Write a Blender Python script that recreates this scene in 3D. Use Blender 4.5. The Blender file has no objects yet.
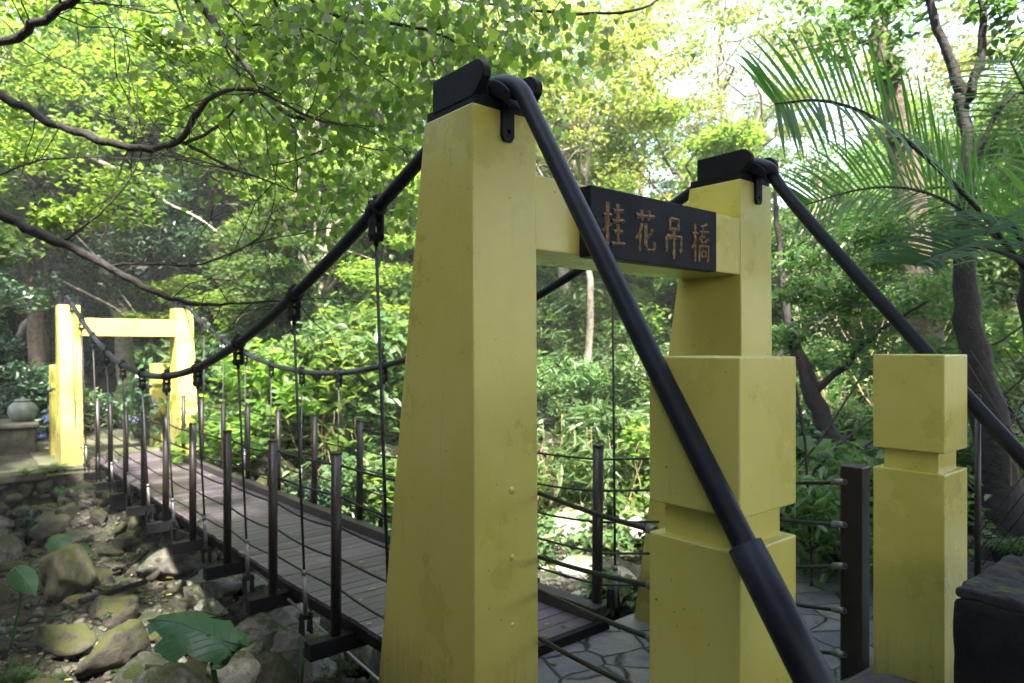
import bpy, bmesh, math, random
import numpy as np
from mathutils import Vector, Matrix, noise as mnoise

# ------------------------------------------------------------------ camera, world, sun, exposure
SC = bpy.context.scene
COL = SC.collection
F_PX, CX, CY, EYE = 683.0, 512.0, 346.0, 1.78
AZ = math.atan(572.0 / 683.0)            # heading of the view, clockwise from the bridge axis (+Y)
SA, CA = math.sin(AZ), math.cos(AZ)
cam_d = bpy.data.cameras.new('camera')
cam = bpy.data.objects.new('camera', cam_d)
COL.objects.link(cam)
cam.location = (0, 0, EYE)
cam.rotation_euler = (math.pi / 2, 0, -AZ)
cam_d.lens = 24.0
cam_d.sensor_width = 36.0
cam_d.shift_y = (CY - 341.5) / 1024.0
cam_d.clip_start = 0.05
cam_d.clip_end = 400
cam_d.dof.use_dof = True
cam_d.dof.focus_distance = 2.9
cam_d.dof.aperture_fstop = 2.8
SC.camera = cam

SUN_EL = math.radians(56)
SUN_DIR = Vector((-0.42, -0.90, 0)).normalized() * math.cos(SUN_EL) + Vector((0, 0, math.sin(SUN_EL)))
world = bpy.data.worlds.new('World')
SC.world = world
world.use_nodes = True
wn = world.node_tree
sky = wn.nodes.new('ShaderNodeTexSky')
sky.sky_type = 'NISHITA'
sky.sun_disc = False
sky.sun_elevation = SUN_EL
sky.sun_rotation = math.atan2(SUN_DIR.x, SUN_DIR.y)
sky.air_density = 1.0
sky.dust_density = 4.0
sky.ozone_density = 0.6
bgn = wn.nodes['Background']
hsv = wn.nodes.new('ShaderNodeHueSaturation')
hsv.inputs['Saturation'].default_value = 0.85
wn.links.new(sky.outputs[0], hsv.inputs['Color'])
wn.links.new(hsv.outputs[0], bgn.inputs[0])
bgn.inputs[1].default_value = 0.14
sd = bpy.data.lights.new('sun', 'SUN')
sd.energy = 4.3
sd.angle = math.radians(3.0)
sd.color = (1.0, 0.94, 0.84)
so = bpy.data.objects.new('sun', sd)
COL.objects.link(so)
so.rotation_euler = SUN_DIR.to_track_quat('Z', 'Y').to_euler()
SC.view_settings.view_transform = 'Standard'
SC.view_settings.look = 'None'
SC.view_settings.gamma = 1.0
SC.view_settings.use_curve_mapping = False
SC.view_settings.exposure = 2.85
SC.render.engine = 'CYCLES'
cy = SC.cycles
cy.max_bounces = 7
cy.diffuse_bounces = 4
cy.glossy_bounces = 2
cy.transmission_bounces = 4
cy.transparent_max_bounces = 8
cy.use_denoising = True
cy.sample_clamp_indirect = 6.0
cy.caustics_reflective = False
cy.caustics_refractive = False

RNG = np.random.default_rng(7)
random.seed(7)


def P(x, y, d):
    """world point seen at pixel x, y at depth d metres"""
    r = (x - CX) / F_PX * d
    return Vector((d * SA + r * CA, d * CA - r * SA, EYE - (y - CY) / F_PX * d))


# ------------------------------------------------------------------ materials
def newmat(name):
    m = bpy.data.materials.new(name)
    m.use_nodes = True
    nt = m.node_tree
    b = nt.nodes['Principled BSDF']
    return m, nt, b


def N(nt, t, **kw):
    n = nt.nodes.new(t)
    for k, v in kw.items():
        if k.startswith('_'):
            setattr(n, k[1:], v)
        else:
            n.inputs[k].default_value = v
    return n


def ramp(nt, fac, stops):
    r = nt.nodes.new('ShaderNodeValToRGB')
    e = r.color_ramp.elements
    while len(e) < len(stops):
        e.new(0.5)
    for i, (p, c) in enumerate(stops):
        e[i].position = p
        e[i].color = (*c, 1)
    nt.links.new(fac, r.inputs[0])
    return r


def coords(nt, kind='Object'):
    t = nt.nodes.new('ShaderNodeTexCoord')
    return t.outputs[kind]


def wcoord(nt):
    g = nt.nodes.new('ShaderNodeNewGeometry')
    return g.outputs['Position']


def bump(nt, b, h, strength, dist=0.01):
    n = N(nt, 'ShaderNodeBump', Strength=strength, Distance=dist)
    nt.links.new(h, n.inputs['Height'])
    nt.links.new(n.outputs[0], b.inputs['Normal'])
    return n


def mat_paint():
    m, nt, b = newmat('yellow_gloss_paint')
    w = wcoord(nt)
    n1 = N(nt, 'ShaderNodeTexNoise', Scale=2.2, Detail=6, Roughness=0.65)
    n2 = N(nt, 'ShaderNodeTexNoise', Scale=38.0, Detail=3)
    nt.links.new(w, n1.inputs['Vector'])
    nt.links.new(w, n2.inputs['Vector'])
    r = ramp(nt, n1.outputs[0], [(0.22, (0.46, 0.415, 0.075)), (0.5, (0.56, 0.51, 0.115)), (0.78, (0.62, 0.575, 0.17))])
    # grime specks and streaks
    mp = N(nt, 'ShaderNodeMapping')
    mp.inputs['Scale'].default_value = (26, 26, 1.6)
    nt.links.new(w, mp.inputs[0])
    n3 = N(nt, 'ShaderNodeTexNoise', Scale=1.0, Detail=5, Roughness=0.7)
    nt.links.new(mp.outputs[0], n3.inputs['Vector'])
    s3 = ramp(nt, n3.outputs[0], [(0.60, (0, 0, 0)), (0.78, (1, 1, 1))])
    mx = nt.nodes.new('ShaderNodeMixRGB')
    mu = N(nt, 'ShaderNodeMath', _operation='MULTIPLY')
    mu.inputs[1].default_value = 0.36
    nt.links.new(s3.outputs[0], mu.inputs[0])
    nt.links.new(mu.outputs[0], mx.inputs[0])
    nt.links.new(r.outputs[0], mx.inputs[1])
    mx.inputs[2].default_value = (0.30, 0.27, 0.10, 1)
    n4 = N(nt, 'ShaderNodeTexNoise', Scale=55.0, Detail=2)
    nt.links.new(w, n4.inputs['Vector'])
    s4 = ramp(nt, n4.outputs[0], [(0.735, (0, 0, 0)), (0.76, (1, 1, 1))])
    mx2 = nt.nodes.new('ShaderNodeMixRGB')
    nt.links.new(s4.outputs[0], mx2.inputs[0])
    nt.links.new(mx.outputs[0], mx2.inputs[1])
    mx2.inputs[2].default_value = (0.16, 0.13, 0.05, 1)
    # green-brown splash dirt just above the ground
    sepz = nt.nodes.new('ShaderNodeSeparateXYZ')
    nt.links.new(w, sepz.inputs[0])
    nz = N(nt, 'ShaderNodeMath', _operation='MULTIPLY_ADD')
    nz.inputs[1].default_value = 0.55
    nt.links.new(n3.outputs[0], nz.inputs[0])
    nt.links.new(sepz.outputs[2], nz.inputs[2])
    dz = ramp(nt, nz.outputs[0], [(0.50, (0.7, 0.7, 0.7)), (0.78, (0, 0, 0))])
    mx3 = nt.nodes.new('ShaderNodeMixRGB')
    nt.links.new(dz.outputs[0], mx3.inputs[0])
    nt.links.new(mx2.outputs[0], mx3.inputs[1])
    mx3.inputs[2].default_value = (0.20, 0.17, 0.06, 1)
    bv = nt.nodes.new('ShaderNodeBevel'); bv.samples = 4
    bv.inputs['Radius'].default_value = 0.012
    gg = nt.nodes.new('ShaderNodeNewGeometry')
    dt_ = N(nt, 'ShaderNodeVectorMath', _operation='DOT_PRODUCT')
    nt.links.new(bv.outputs[0], dt_.inputs[0]); nt.links.new(gg.outputs['True Normal'], dt_.inputs[1])
    n5 = N(nt, 'ShaderNodeTexNoise', Scale=14.0, Detail=5, Roughness=0.75)
    nt.links.new(w, n5.inputs['Vector'])
    sb = N(nt, 'ShaderNodeMath', _operation='SUBTRACT')
    nt.links.new(n5.outputs[0], sb.inputs[0]); nt.links.new(dt_.outputs['Value'], sb.inputs[1])
    add_ = N(nt, 'ShaderNodeMath', _operation='ADD'); add_.inputs[1].default_value = 0.62
    nt.links.new(sb.outputs[0], add_.inputs[0])
    ch = ramp(nt, add_.outputs[0], [(0.33, (0, 0, 0)), (0.37, (0.8, 0.8, 0.8))])
    mx5 = nt.nodes.new('ShaderNodeMixRGB')
    nt.links.new(ch.outputs[0], mx5.inputs[0]); nt.links.new(mx3.outputs[0], mx5.inputs[1])
    mx5.inputs[2].default_value = (0.20, 0.19, 0.15, 1)
    nt.links.new(mx5.outputs[0], b.inputs['Base Color'])
    rr = ramp(nt, n1.outputs[0], [(0.3, (0.20,) * 3), (0.7, (0.42,) * 3)])
    nt.links.new(rr.outputs[0], b.inputs['Roughness'])
    ad = N(nt, 'ShaderNodeMath', _operation='MULTIPLY_ADD')
    ad.inputs[1].default_value = 0.12
    nt.links.new(n2.outputs[0], ad.inputs[0])
    nt.links.new(n1.outputs[0], ad.inputs[2])
    bump(nt, b, ad.outputs[0], 0.28, 0.012)
    return m


def mat_simple(name, col, rough=0.5, metal=0.0, var=0.25, scale=12.0, bstr=0.2, bdist=0.004, kind='Object', spec=None):
    m, nt, b = newmat(name)
    n1 = N(nt, 'ShaderNodeTexNoise', Scale=scale, Detail=6, Roughness=0.6)
    nt.links.new(coords(nt, kind) if kind == 'Object' else wcoord(nt), n1.inputs['Vector'])
    lo = tuple(c * (1 - var) for c in col)
    hi = tuple(min(1, c * (1 + var)) for c in col)
    r = ramp(nt, n1.outputs[0], [(0.3, lo), (0.7, hi)])
    nt.links.new(r.outputs[0], b.inputs['Base Color'])
    b.inputs['Roughness'].default_value = rough
    b.inputs['Metallic'].default_value = metal
    if spec is not None:
        b.inputs['Specular IOR Level'].default_value = spec
    bump(nt, b, n1.outputs[0], bstr, bdist)
    return m


def mat_leaf(name, c1, c2, c3, trans=0.42, rough=0.42, tcol=None, spec=0.45):
    m, nt, b = newmat(name)
    g = nt.nodes.new('ShaderNodeNewGeometry')
    r = ramp(nt, g.outputs['Random Per Island'], [(0.0, c1), (0.55, c2), (1.0, c3)])
    oi = nt.nodes.new('ShaderNodeObjectInfo')
    hs = N(nt, 'ShaderNodeHueSaturation')
    mr = N(nt, 'ShaderNodeMapRange')
    mr.inputs[3].default_value = 0.75
    mr.inputs[4].default_value = 1.2
    nt.links.new(oi.outputs['Random'], mr.inputs[0])
    nt.links.new(mr.outputs[0], hs.inputs['Value'])
    mh = N(nt, 'ShaderNodeMapRange')
    mh.inputs[3].default_value = 0.485
    mh.inputs[4].default_value = 0.51
    nt.links.new(oi.outputs['Random'], mh.inputs[0])
    nt.links.new(mh.outputs[0], hs.inputs['Hue'])
    nt.links.new(r.outputs[0], hs.inputs['Color'])
    nt.links.new(hs.outputs[0], b.inputs['Base Color'])
    b.inputs['Roughness'].default_value = rough
    b.inputs['Specular IOR Level'].default_value = spec
    t = nt.nodes.new('ShaderNodeBsdfTranslucent')
    gm = N(nt, 'ShaderNodeMixRGB', _blend_type='MULTIPLY', Fac=1.0)
    gm.inputs[2].default_value = (*(tcol or (1.75, 1.95, 0.95)), 1)
    nt.links.new(hs.outputs[0], gm.inputs[1])
    nt.links.new(gm.outputs[0], t.inputs[0])
    mix = nt.nodes.new('ShaderNodeMixShader')
    mix.inputs[0].default_value = trans
    nt.links.new(b.outputs[0], mix.inputs[1])
    nt.links.new(t.outputs[0], mix.inputs[2])
    nt.links.new(mix.outputs[0], nt.nodes['Material Output'].inputs[0])
    return m


def mat_rock(name, dark, light, moss=0.5, mosscol=(0.07, 0.10, 0.02), kind='Object', scale=2.5, spec=0.3):
    m, nt, b = newmat(name)
    w = coords(nt, kind) if kind == 'Object' else wcoord(nt)
    n1 = N(nt, 'ShaderNodeTexNoise', Scale=scale, Detail=10, Roughness=0.7)
    n2 = N(nt, 'ShaderNodeTexNoise', Scale=scale * 0.6, Detail=5, Roughness=0.7)
    nt.links.new(w, n1.inputs['Vector'])
    nt.links.new(w, n2.inputs['Vector'])
    r = ramp(nt, n1.outputs[0], [(0.3, dark), (0.52, tuple((a + c) / 2 for a, c in zip(dark, light))), (0.68, light)])
    g = nt.nodes.new('ShaderNodeNewGeometry')
    sp = nt.nodes.new('ShaderNodeSeparateXYZ')
    nt.links.new(g.outputs['Normal'], sp.inputs[0])
    mu = N(nt, 'ShaderNodeMath', _operation='MULTIPLY_ADD')
    mu.inputs[1].default_value = 0.35
    nt.links.new(sp.outputs[2], mu.inputs[0])
    nt.links.new(n2.outputs[0], mu.inputs[2])
    rm = ramp(nt, mu.outputs[0], [(0.95 - moss * 0.5, (0, 0, 0)), (1.08 - moss * 0.5, (1, 1, 1))])
    mx = nt.nodes.new('ShaderNodeMixRGB')
    nt.links.new(rm.outputs[0], mx.inputs[0])
    nt.links.new(r.outputs[0], mx.inputs[1])
    mx.inputs[2].default_value = (*mosscol, 1)
    nt.links.new(mx.outputs[0], b.inputs['Base Color'])
    b.inputs['Roughness'].default_value = 0.8
    b.inputs['Specular IOR Level'].default_value = spec
    bump(nt, b, n1.outputs[0], 0.8, 0.05)
    return m


def mat_soil():
    m, nt, b = newmat('leaf_littered_soil')
    w = wcoord(nt)
    n1 = N(nt, 'ShaderNodeTexNoise', Scale=0.8, Detail=8, Roughness=0.7)
    v = N(nt, 'ShaderNodeTexVoronoi', Scale=9.0)
    nt.links.new(w, n1.inputs['Vector'])
    nt.links.new(w, v.inputs['Vector'])
    r = ramp(nt, n1.outputs[0], [(0.35, (0.010, 0.008, 0.005)), (0.5, (0.026, 0.020, 0.013)), (0.62, (0.024, 0.034, 0.010)), (0.75, (0.055, 0.046, 0.03))])
    hs = N(nt, 'ShaderNodeMixRGB', _blend_type='OVERLAY', Fac=0.5)
    nt.links.new(r.outputs[0], hs.inputs[1])
    bw = ramp(nt, v.outputs['Color'], [(0.2, (0.15,) * 3), (0.8, (0.8,) * 3)])
    nt.links.new(bw.outputs[0], hs.inputs[2])
    nt.links.new(hs.outputs[0], b.inputs['Base Color'])
    b.inputs['Roughness'].default_value = 0.9
    n2 = N(nt, 'ShaderNodeTexNoise', Scale=14.0, Detail=6)
    nt.links.new(w, n2.inputs['Vector'])
    bump(nt, b, n2.outputs[0], 0.9, 0.05)
    return m


def mat_flagstone():
    m, nt, b = newmat('slate_flagstones')
    w = wcoord(nt)
    nd = N(nt, 'ShaderNodeTexNoise', Scale=3.0, Detail=3)
    nt.links.new(w, nd.inputs['Vector'])
    mixv = N(nt, 'ShaderNodeMixRGB', Fac=0.12)
    nt.links.new(w, mixv.inputs[1])
    nt.links.new(nd.outputs['Color'], mixv.inputs[2])
    v = N(nt, 'ShaderNodeTexVoronoi', _feature='DISTANCE_TO_EDGE', Scale=4.6)
    v2 = N(nt, 'ShaderNodeTexVoronoi', Scale=4.6)
    for q in (v, v2):
        nt.links.new(mixv.outputs[0], q.inputs['Vector'])
    n1 = N(nt, 'ShaderNodeTexNoise', Scale=16.0, Detail=8, Roughness=0.7)
    nt.links.new(w, n1.inputs['Vector'])
    sepc = nt.nodes.new('ShaderNodeSeparateColor')
    nt.links.new(v2.outputs['Color'], sepc.inputs[0])
    r0 = ramp(nt, sepc.outputs[0], [(0.0, (0.10, 0.105, 0.125)), (0.5, (0.15, 0.15, 0.165)), (1.0, (0.20, 0.185, 0.17))])
    r1 = ramp(nt, n1.outputs[0], [(0.3, (0.6,) * 3), (0.7, (1.2,) * 3)])
    mm = N(nt, 'ShaderNodeMixRGB', _blend_type='MULTIPLY', Fac=1.0)
    nt.links.new(r0.outputs[0], mm.inputs[1])
    nt.links.new(r1.outputs[0], mm.inputs[2])
    e = ramp(nt, v.outputs['Distance'], [(0.012, (1, 1, 1)), (0.035, (0, 0, 0))])
    mx = nt.nodes.new('ShaderNodeMixRGB')
    nt.links.new(e.outputs[0], mx.inputs[0])
    nt.links.new(mm.outputs[0], mx.inputs[1])
    mx.inputs[2].default_value = (0.012, 0.012, 0.010, 1)
    nt.links.new(mx.outputs[0], b.inputs['Base Color'])
    b.inputs['Roughness'].default_value = 0.42
    hh = ramp(nt, v.outputs['Distance'], [(0.01, (0, 0, 0)), (0.05, (0.8,) * 3)])
    ad = N(nt, 'ShaderNodeMath', _operation='MULTIPLY_ADD')
    ad.inputs[1].default_value = 0.25
    nt.links.new(n1.outputs[0], ad.inputs[0])
    nt.links.new(hh.outputs[0], ad.inputs[2])
    bump(nt, b, ad.outputs[0], 0.9, 0.02)
    return m


def mat_plank():
    m, nt, b = newmat('weathered_deck_boards')
    w = wcoord(nt)
    g = nt.nodes.new('ShaderNodeNewGeometry')
    mp = N(nt, 'ShaderNodeMapping')
    mp.inputs['Scale'].default_value = (2.5, 45, 45)
    nt.links.new(w, mp.inputs[0])
    n1 = N(nt, 'ShaderNodeTexNoise', Scale=1.0, Detail=5, Roughness=0.6)
    nt.links.new(mp.outputs[0], n1.inputs['Vector'])
    r = ramp(nt, n1.outputs[0], [(0.3, (0.052, 0.043, 0.055)), (0.7, (0.112, 0.093, 0.115))])
    r2 = ramp(nt, g.outputs['Random Per Island'], [(0, (0.62, 0.60, 0.62)), (1, (1.2, 1.15, 1.15))])
    mm = N(nt, 'ShaderNodeMixRGB', _blend_type='MULTIPLY', Fac=1.0)
    nt.links.new(r.outputs[0], mm.inputs[1])
    nt.links.new(r2.outputs[0], mm.inputs[2])
    nt.links.new(mm.outputs[0], b.inputs['Base Color'])
    b.inputs['Roughness'].default_value = 0.48
    bump(nt, b, n1.outputs[0], 0.3, 0.004)
    return m


M_PAINT = mat_paint()
M_BLACK = mat_simple('black_enamel_steel', (0.008, 0.008, 0.009), 0.55, 0.0, 0.3, 30, 0.3, spec=0.14)
M_RUBBER = mat_simple('black_rubber_sheath', (0.009, 0.011, 0.018), 0.5, 0.0, 0.4, 9, 0.2, spec=0.26)
M_POST = mat_simple('dark_brown_steel', (0.018, 0.012, 0.010), 0.45, 0.0, 0.4, 14, 0.25)
M_STEEL = mat_simple('galvanised_steel', (0.20, 0.20, 0.21), 0.5, 0.6, 0.2, 30, 0.2)
M_ROPE = mat_simple('dark_wire_rope', (0.009, 0.009, 0.011), 0.55, 0.0, 0.4, 200, 0.6, 0.002)
M_PLANK = mat_plank()
M_CURB = mat_simple('dark_timber', (0.032, 0.027, 0.027), 0.55, 0.0, 0.4, 20, 0.4)
M_SIGN = mat_simple('dark_stained_sign_wood', (0.012, 0.013, 0.020), 0.55, 0.0, 0.6, 7, 0.4, spec=0.12)
M_GOLD = mat_simple('worn_gold_leaf', (0.14, 0.085, 0.032), 0.45, 0.35, 0.9, 60, 0.6, 0.003)
M_FLAG = mat_flagstone()
M_SOIL = mat_soil()
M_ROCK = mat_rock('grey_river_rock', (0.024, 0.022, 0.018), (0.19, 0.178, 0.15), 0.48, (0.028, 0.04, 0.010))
M_ROCKD = mat_rock('shaded_damp_rock', (0.012, 0.011, 0.008), (0.07, 0.064, 0.047), 0.55, (0.045, 0.05, 0.012))  # damp rock, darkened further to paint in the shade of the left creek
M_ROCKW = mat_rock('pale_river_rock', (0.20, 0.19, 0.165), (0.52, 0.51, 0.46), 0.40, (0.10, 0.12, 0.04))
M_ROCKM = mat_rock('mossy_boulder_stone', (0.06, 0.056, 0.036), (0.17, 0.155, 0.10), 0.72, (0.085, 0.085, 0.02))
M_WALL = mat_rock('mortared_cobbles', (0.016, 0.014, 0.010), (0.085, 0.077, 0.06), 0.55, (0.05, 0.06, 0.02), 'World', 6)
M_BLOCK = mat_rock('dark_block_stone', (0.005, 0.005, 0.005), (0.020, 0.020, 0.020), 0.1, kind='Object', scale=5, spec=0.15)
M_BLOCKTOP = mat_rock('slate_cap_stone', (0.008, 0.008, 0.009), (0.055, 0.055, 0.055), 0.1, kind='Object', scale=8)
M_CONC = mat_rock('stained_concrete', (0.05, 0.045, 0.035), (0.17, 0.155, 0.125), 0.45, (0.06, 0.07, 0.03), 'World', 3)
M_BARK = mat_simple('brown_bark', (0.075, 0.055, 0.038), 0.85, 0, 0.55, 18, 1.0, 0.02)
M_BARKD = mat_simple('dark_wet_bark', (0.014, 0.011, 0.009), 0.8, 0, 0.6, 18, 1.0, 0.02)
M_BARKP = mat_simple('pale_grey_bark', (0.22, 0.19, 0.145), 0.85, 0, 0.5, 14, 0.9, 0.02)
M_DEAD = mat_simple('dry_straw_stems', (0.24, 0.18, 0.10), 0.9, 0, 0.5, 30, 0.5)
L_BRIGHT = mat_leaf('bright_maple_leaf', (0.062, 0.115, 0.028), (0.095, 0.155, 0.040), (0.145, 0.19, 0.055), 0.6, tcol=(2.5, 2.6, 1.2))
L_MID = mat_leaf('mid_green_leaf', (0.042, 0.090, 0.034), (0.075, 0.13, 0.048), (0.125, 0.17, 0.075), 0.45)
L_DARK = mat_leaf('glossy_dark_leaf', (0.018, 0.048, 0.026), (0.032, 0.072, 0.036), (0.06, 0.115, 0.055), 0.25, 0.3, spec=0.7)
L_YEL = mat_leaf('yellowing_leaf', (0.085, 0.12, 0.035), (0.125, 0.155, 0.05), (0.18, 0.185, 0.07), 0.55, tcol=(2.1, 2.1, 1.1))
L_FERN = mat_leaf('fern_green_leaf', (0.045, 0.10, 0.035), (0.08, 0.15, 0.05), (0.15, 0.20, 0.085), 0.4)
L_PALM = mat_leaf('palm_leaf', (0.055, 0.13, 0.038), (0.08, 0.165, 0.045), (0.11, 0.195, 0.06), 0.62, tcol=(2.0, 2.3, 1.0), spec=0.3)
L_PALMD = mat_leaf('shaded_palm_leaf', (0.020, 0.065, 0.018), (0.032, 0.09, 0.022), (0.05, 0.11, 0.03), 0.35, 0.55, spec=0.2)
L_TARO = mat_leaf('taro_leaf', (0.03, 0.085, 0.035), (0.04, 0.11, 0.04), (0.05, 0.12, 0.045), 0.35, 0.3)
def add_veins(m):
    nt = m.node_tree; b = nt.nodes['Principled BSDF']
    c = coords(nt)
    sx = nt.nodes.new('ShaderNodeSeparateXYZ'); nt.links.new(c, sx.inputs[0])
    ab = N(nt, 'ShaderNodeMath', _operation='ABSOLUTE'); nt.links.new(sx.outputs[1], ab.inputs[0])
    m1 = N(nt, 'ShaderNodeMath', _operation='MULTIPLY_ADD'); m1.inputs[1].default_value = -0.9
    nt.links.new(ab.outputs[0], m1.inputs[0]); nt.links.new(sx.outputs[0], m1.inputs[2])
    m2 = N(nt, 'ShaderNodeMath', _operation='MULTIPLY'); m2.inputs[1].default_value = 150.0
    nt.links.new(m1.outputs[0], m2.inputs[0])
    m3 = N(nt, 'ShaderNodeMath', _operation='SINE'); nt.links.new(m2.outputs[0], m3.inputs[0])
    r = ramp(nt, m3.outputs[0], [(0.86, (0, 0, 0)), (1.0, (1, 1, 1))])
    mid = ramp(nt, ab.outputs[0], [(0.002, (1, 1, 1)), (0.006, (0, 0, 0))])
    mx = N(nt, 'ShaderNodeMixRGB', _blend_type='LIGHTEN', Fac=1.0)
    nt.links.new(r.outputs[0], mx.inputs[1]); nt.links.new(mid.outputs[0], mx.inputs[2])
    old = b.inputs['Base Color'].links[0].from_socket
    mc = nt.nodes.new('ShaderNodeMixRGB')
    fm = N(nt, 'ShaderNodeMath', _operation='MULTIPLY'); fm.inputs[1].default_value = 0.5
    nt.links.new(mx.outputs[0], fm.inputs[0]); nt.links.new(fm.outputs[0], mc.inputs[0])
    nt.links.new(old, mc.inputs[1]); mc.inputs[2].default_value = (0.12, 0.20, 0.10, 1)
    nt.links.new(mc.outputs[0], b.inputs['Base Color'])
    n = N(nt, 'ShaderNodeTexNoise', Scale=30.0, Detail=3); nt.links.new(c, n.inputs['Vector'])
    ad = N(nt, 'ShaderNodeMath', _operation='ADD'); nt.links.new(mx.outputs[0], ad.inputs[0]); nt.links.new(n.outputs[0], ad.inputs[1])
    bump(nt, b, ad.outputs[0], 0.6, 0.006)


add_veins(L_TARO)
L_LITTER = mat_leaf('fallen_leaf', (0.16, 0.10, 0.035), (0.24, 0.19, 0.06), (0.30, 0.28, 0.12), 0.1, 0.7)


# ------------------------------------------------------------------ object helpers
def link(name, me, parent=None):
    o = bpy.data.objects.new(name, me)
    COL.objects.link(o)
    if parent is not None:
        o.parent = parent
    return o


def tag(o, label=None, cat=None, group=None, kind=None):
    if label: o['label'] = label
    if cat: o['category'] = cat
    if group: o['group'] = group
    if kind: o['kind'] = kind
    return o


def empty(name, loc, label, cat, group=None):
    o = bpy.data.objects.new(name, None)
    COL.objects.link(o)
    o.location = loc
    o.empty_display_size = 0.1
    return tag(o, label, cat, group)


def setparent_keep(o, parent):
    """geometry is written in world space: move it so that it stays put under an Empty at parent.location"""
    o.parent = parent
    o.location = -parent.location


class MB:
    def __init__(s):
        s.v, s.f, s.sm = [], [], []

    def quad(s, a, b, c, d):
        i = len(s.v); s.v += [a, b, c, d]; s.f.append((i, i + 1, i + 2, i + 3)); s.sm.append(False)

    def hexa(s, p):
        """8 corners: bottom 4 (ccw), top 4 (ccw)"""
        i = len(s.v); s.v += [tuple(q) for q in p]
        for f in ((3, 2, 1, 0), (4, 5, 6, 7), (0, 1, 5, 4), (1, 2, 6, 5), (2, 3, 7, 6), (3, 0, 4, 7)):
            s.f.append(tuple(i + k for k in f)); s.sm.append(False)

    def box(s, x0, x1, y0, y1, z0, z1):
        s.hexa([(x0, y0, z0), (x1, y0, z0), (x1, y1, z0), (x0, y1, z0), (x0, y0, z1), (x1, y0, z1), (x1, y1, z1), (x0, y1, z1)])

    def prism(s, poly, axis, a, b):
        """poly: 2-D outline; axis 'x': (y,z) outline extruded x a..b ; 'z': (x,y) ; 'y': (x,z)"""
        def mk(u, v, w):
            return {'x': (w, u, v), 'y': (u, w, v), 'z': (u, v, w)}[axis]
        i = len(s.v); n = len(poly)
        s.v += [mk(u, v, a) for u, v in poly] + [mk(u, v, b) for u, v in poly]
        s.f.append(tuple(range(i + n - 1, i - 1, -1))); s.sm.append(False)
        s.f.append(tuple(range(i + n, i + 2 * n))); s.sm.append(False)
        for k in range(n):
            k2 = (k + 1) % n
            s.f.append((i + k, i + k2, i + n + k2, i + n + k)); s.sm.append(False)

    def tube(s, pts, rad, n=8, caps=True):
        pts = [Vector(p) for p in pts]
        if not hasattr(rad, '__len__'):
            rad = [rad] * len(pts)
        i0 = len(s.v)
        ref = None
        for k, p in enumerate(pts):
            t = (pts[min(k + 1, len(pts) - 1)] - pts[max(k - 1, 0)]).normalized()
            if ref is None:
                ref = t.cross(Vector((0, 0, 1)))
                if ref.length < 0.05:
                    ref = t.cross(Vector((1, 0, 0)))
            u = (ref - t * ref.dot(t)).normalized()
            ref = u
            w = t.cross(u)
            for j in range(n):
                a = 2 * math.pi * j / n
                q = p + (u * math.cos(a) + w * math.sin(a)) * rad[k]
                s.v.append((q.x, q.y, q.z))
        for k in range(len(pts) - 1):
            for j in range(n):
                a = i0 + k * n + j; b = i0 + k * n + (j + 1) % n
                s.f.append((a, b, b + n, a + n)); s.sm.append(True)
        if caps:
            s.f.append(tuple(i0 + j for j in range(n - 1, -1, -1))); s.sm.append(False)
            e = i0 + (len(pts) - 1) * n
            s.f.append(tuple(e + j for j in range(n))); s.sm.append(False)

    def lathe(s, prof, n=24, c=(0, 0, 0)):
        i0 = len(s.v)
        for r, z in prof:
            for j in range(n):
                a = 2 * math.pi * j / n
                s.v.append((c[0] + r * math.cos(a), c[1] + r * math.sin(a), c[2] + z))
        for k in range(len(prof) - 1):
            for j in range(n):
                a = i0 + k * n + j; b = i0 + k * n + (j + 1) % n
                s.f.append((a, b, b + n, a + n)); s.sm.append(True)

    def mesh(s, name, mat):
        me = bpy.data.meshes.new(name)
        me.from_pydata([tuple(q) for q in s.v], [], s.f)
        me.polygons.foreach_set('use_smooth', s.sm)
        me.materials.append(mat)
        me.update()
        return me

    def build(s, name, mat, parent=None, bevel=0.0, world=True, seg=2):
        o = link(name, s.mesh(name, mat))
        if bevel:
            md = o.modifiers.new('bevel', 'BEVEL')
            md.width = bevel; md.segments = seg; md.limit_method = 'ANGLE'
            md.angle_limit = math.radians(40)
        if parent is not None:
            if world:
                q = Vector((0, 0, 0))
                par = parent
                while par is not None:
                    q += par.location; par = par.parent
                o.parent = parent
                o.location = -q
            else:
                o.parent = parent
        return o


def np_mesh(name, verts, faces, mat, smooth=False):
    """verts (n,3), faces (m,4) numpy"""
    me = bpy.data.meshes.new(name)
    me.vertices.add(len(verts))
    me.vertices.foreach_set('co', np.asarray(verts, dtype=np.float32).ravel())
    k = faces.shape[1]
    me.loops.add(faces.size)
    me.loops.foreach_set('vertex_index', faces.astype(np.int32).ravel())
    me.polygons.add(len(faces))
    me.polygons.foreach_set('loop_start', np.arange(0, faces.size, k, dtype=np.int32))
    me.polygons.foreach_set('loop_total', np.full(len(faces), k, dtype=np.int32))
    me.polygons.foreach_set('use_smooth', np.full(len(faces), smooth))
    me.materials.append(mat)
    me.update(calc_edges=True)
    me.validate()
    return me


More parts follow.
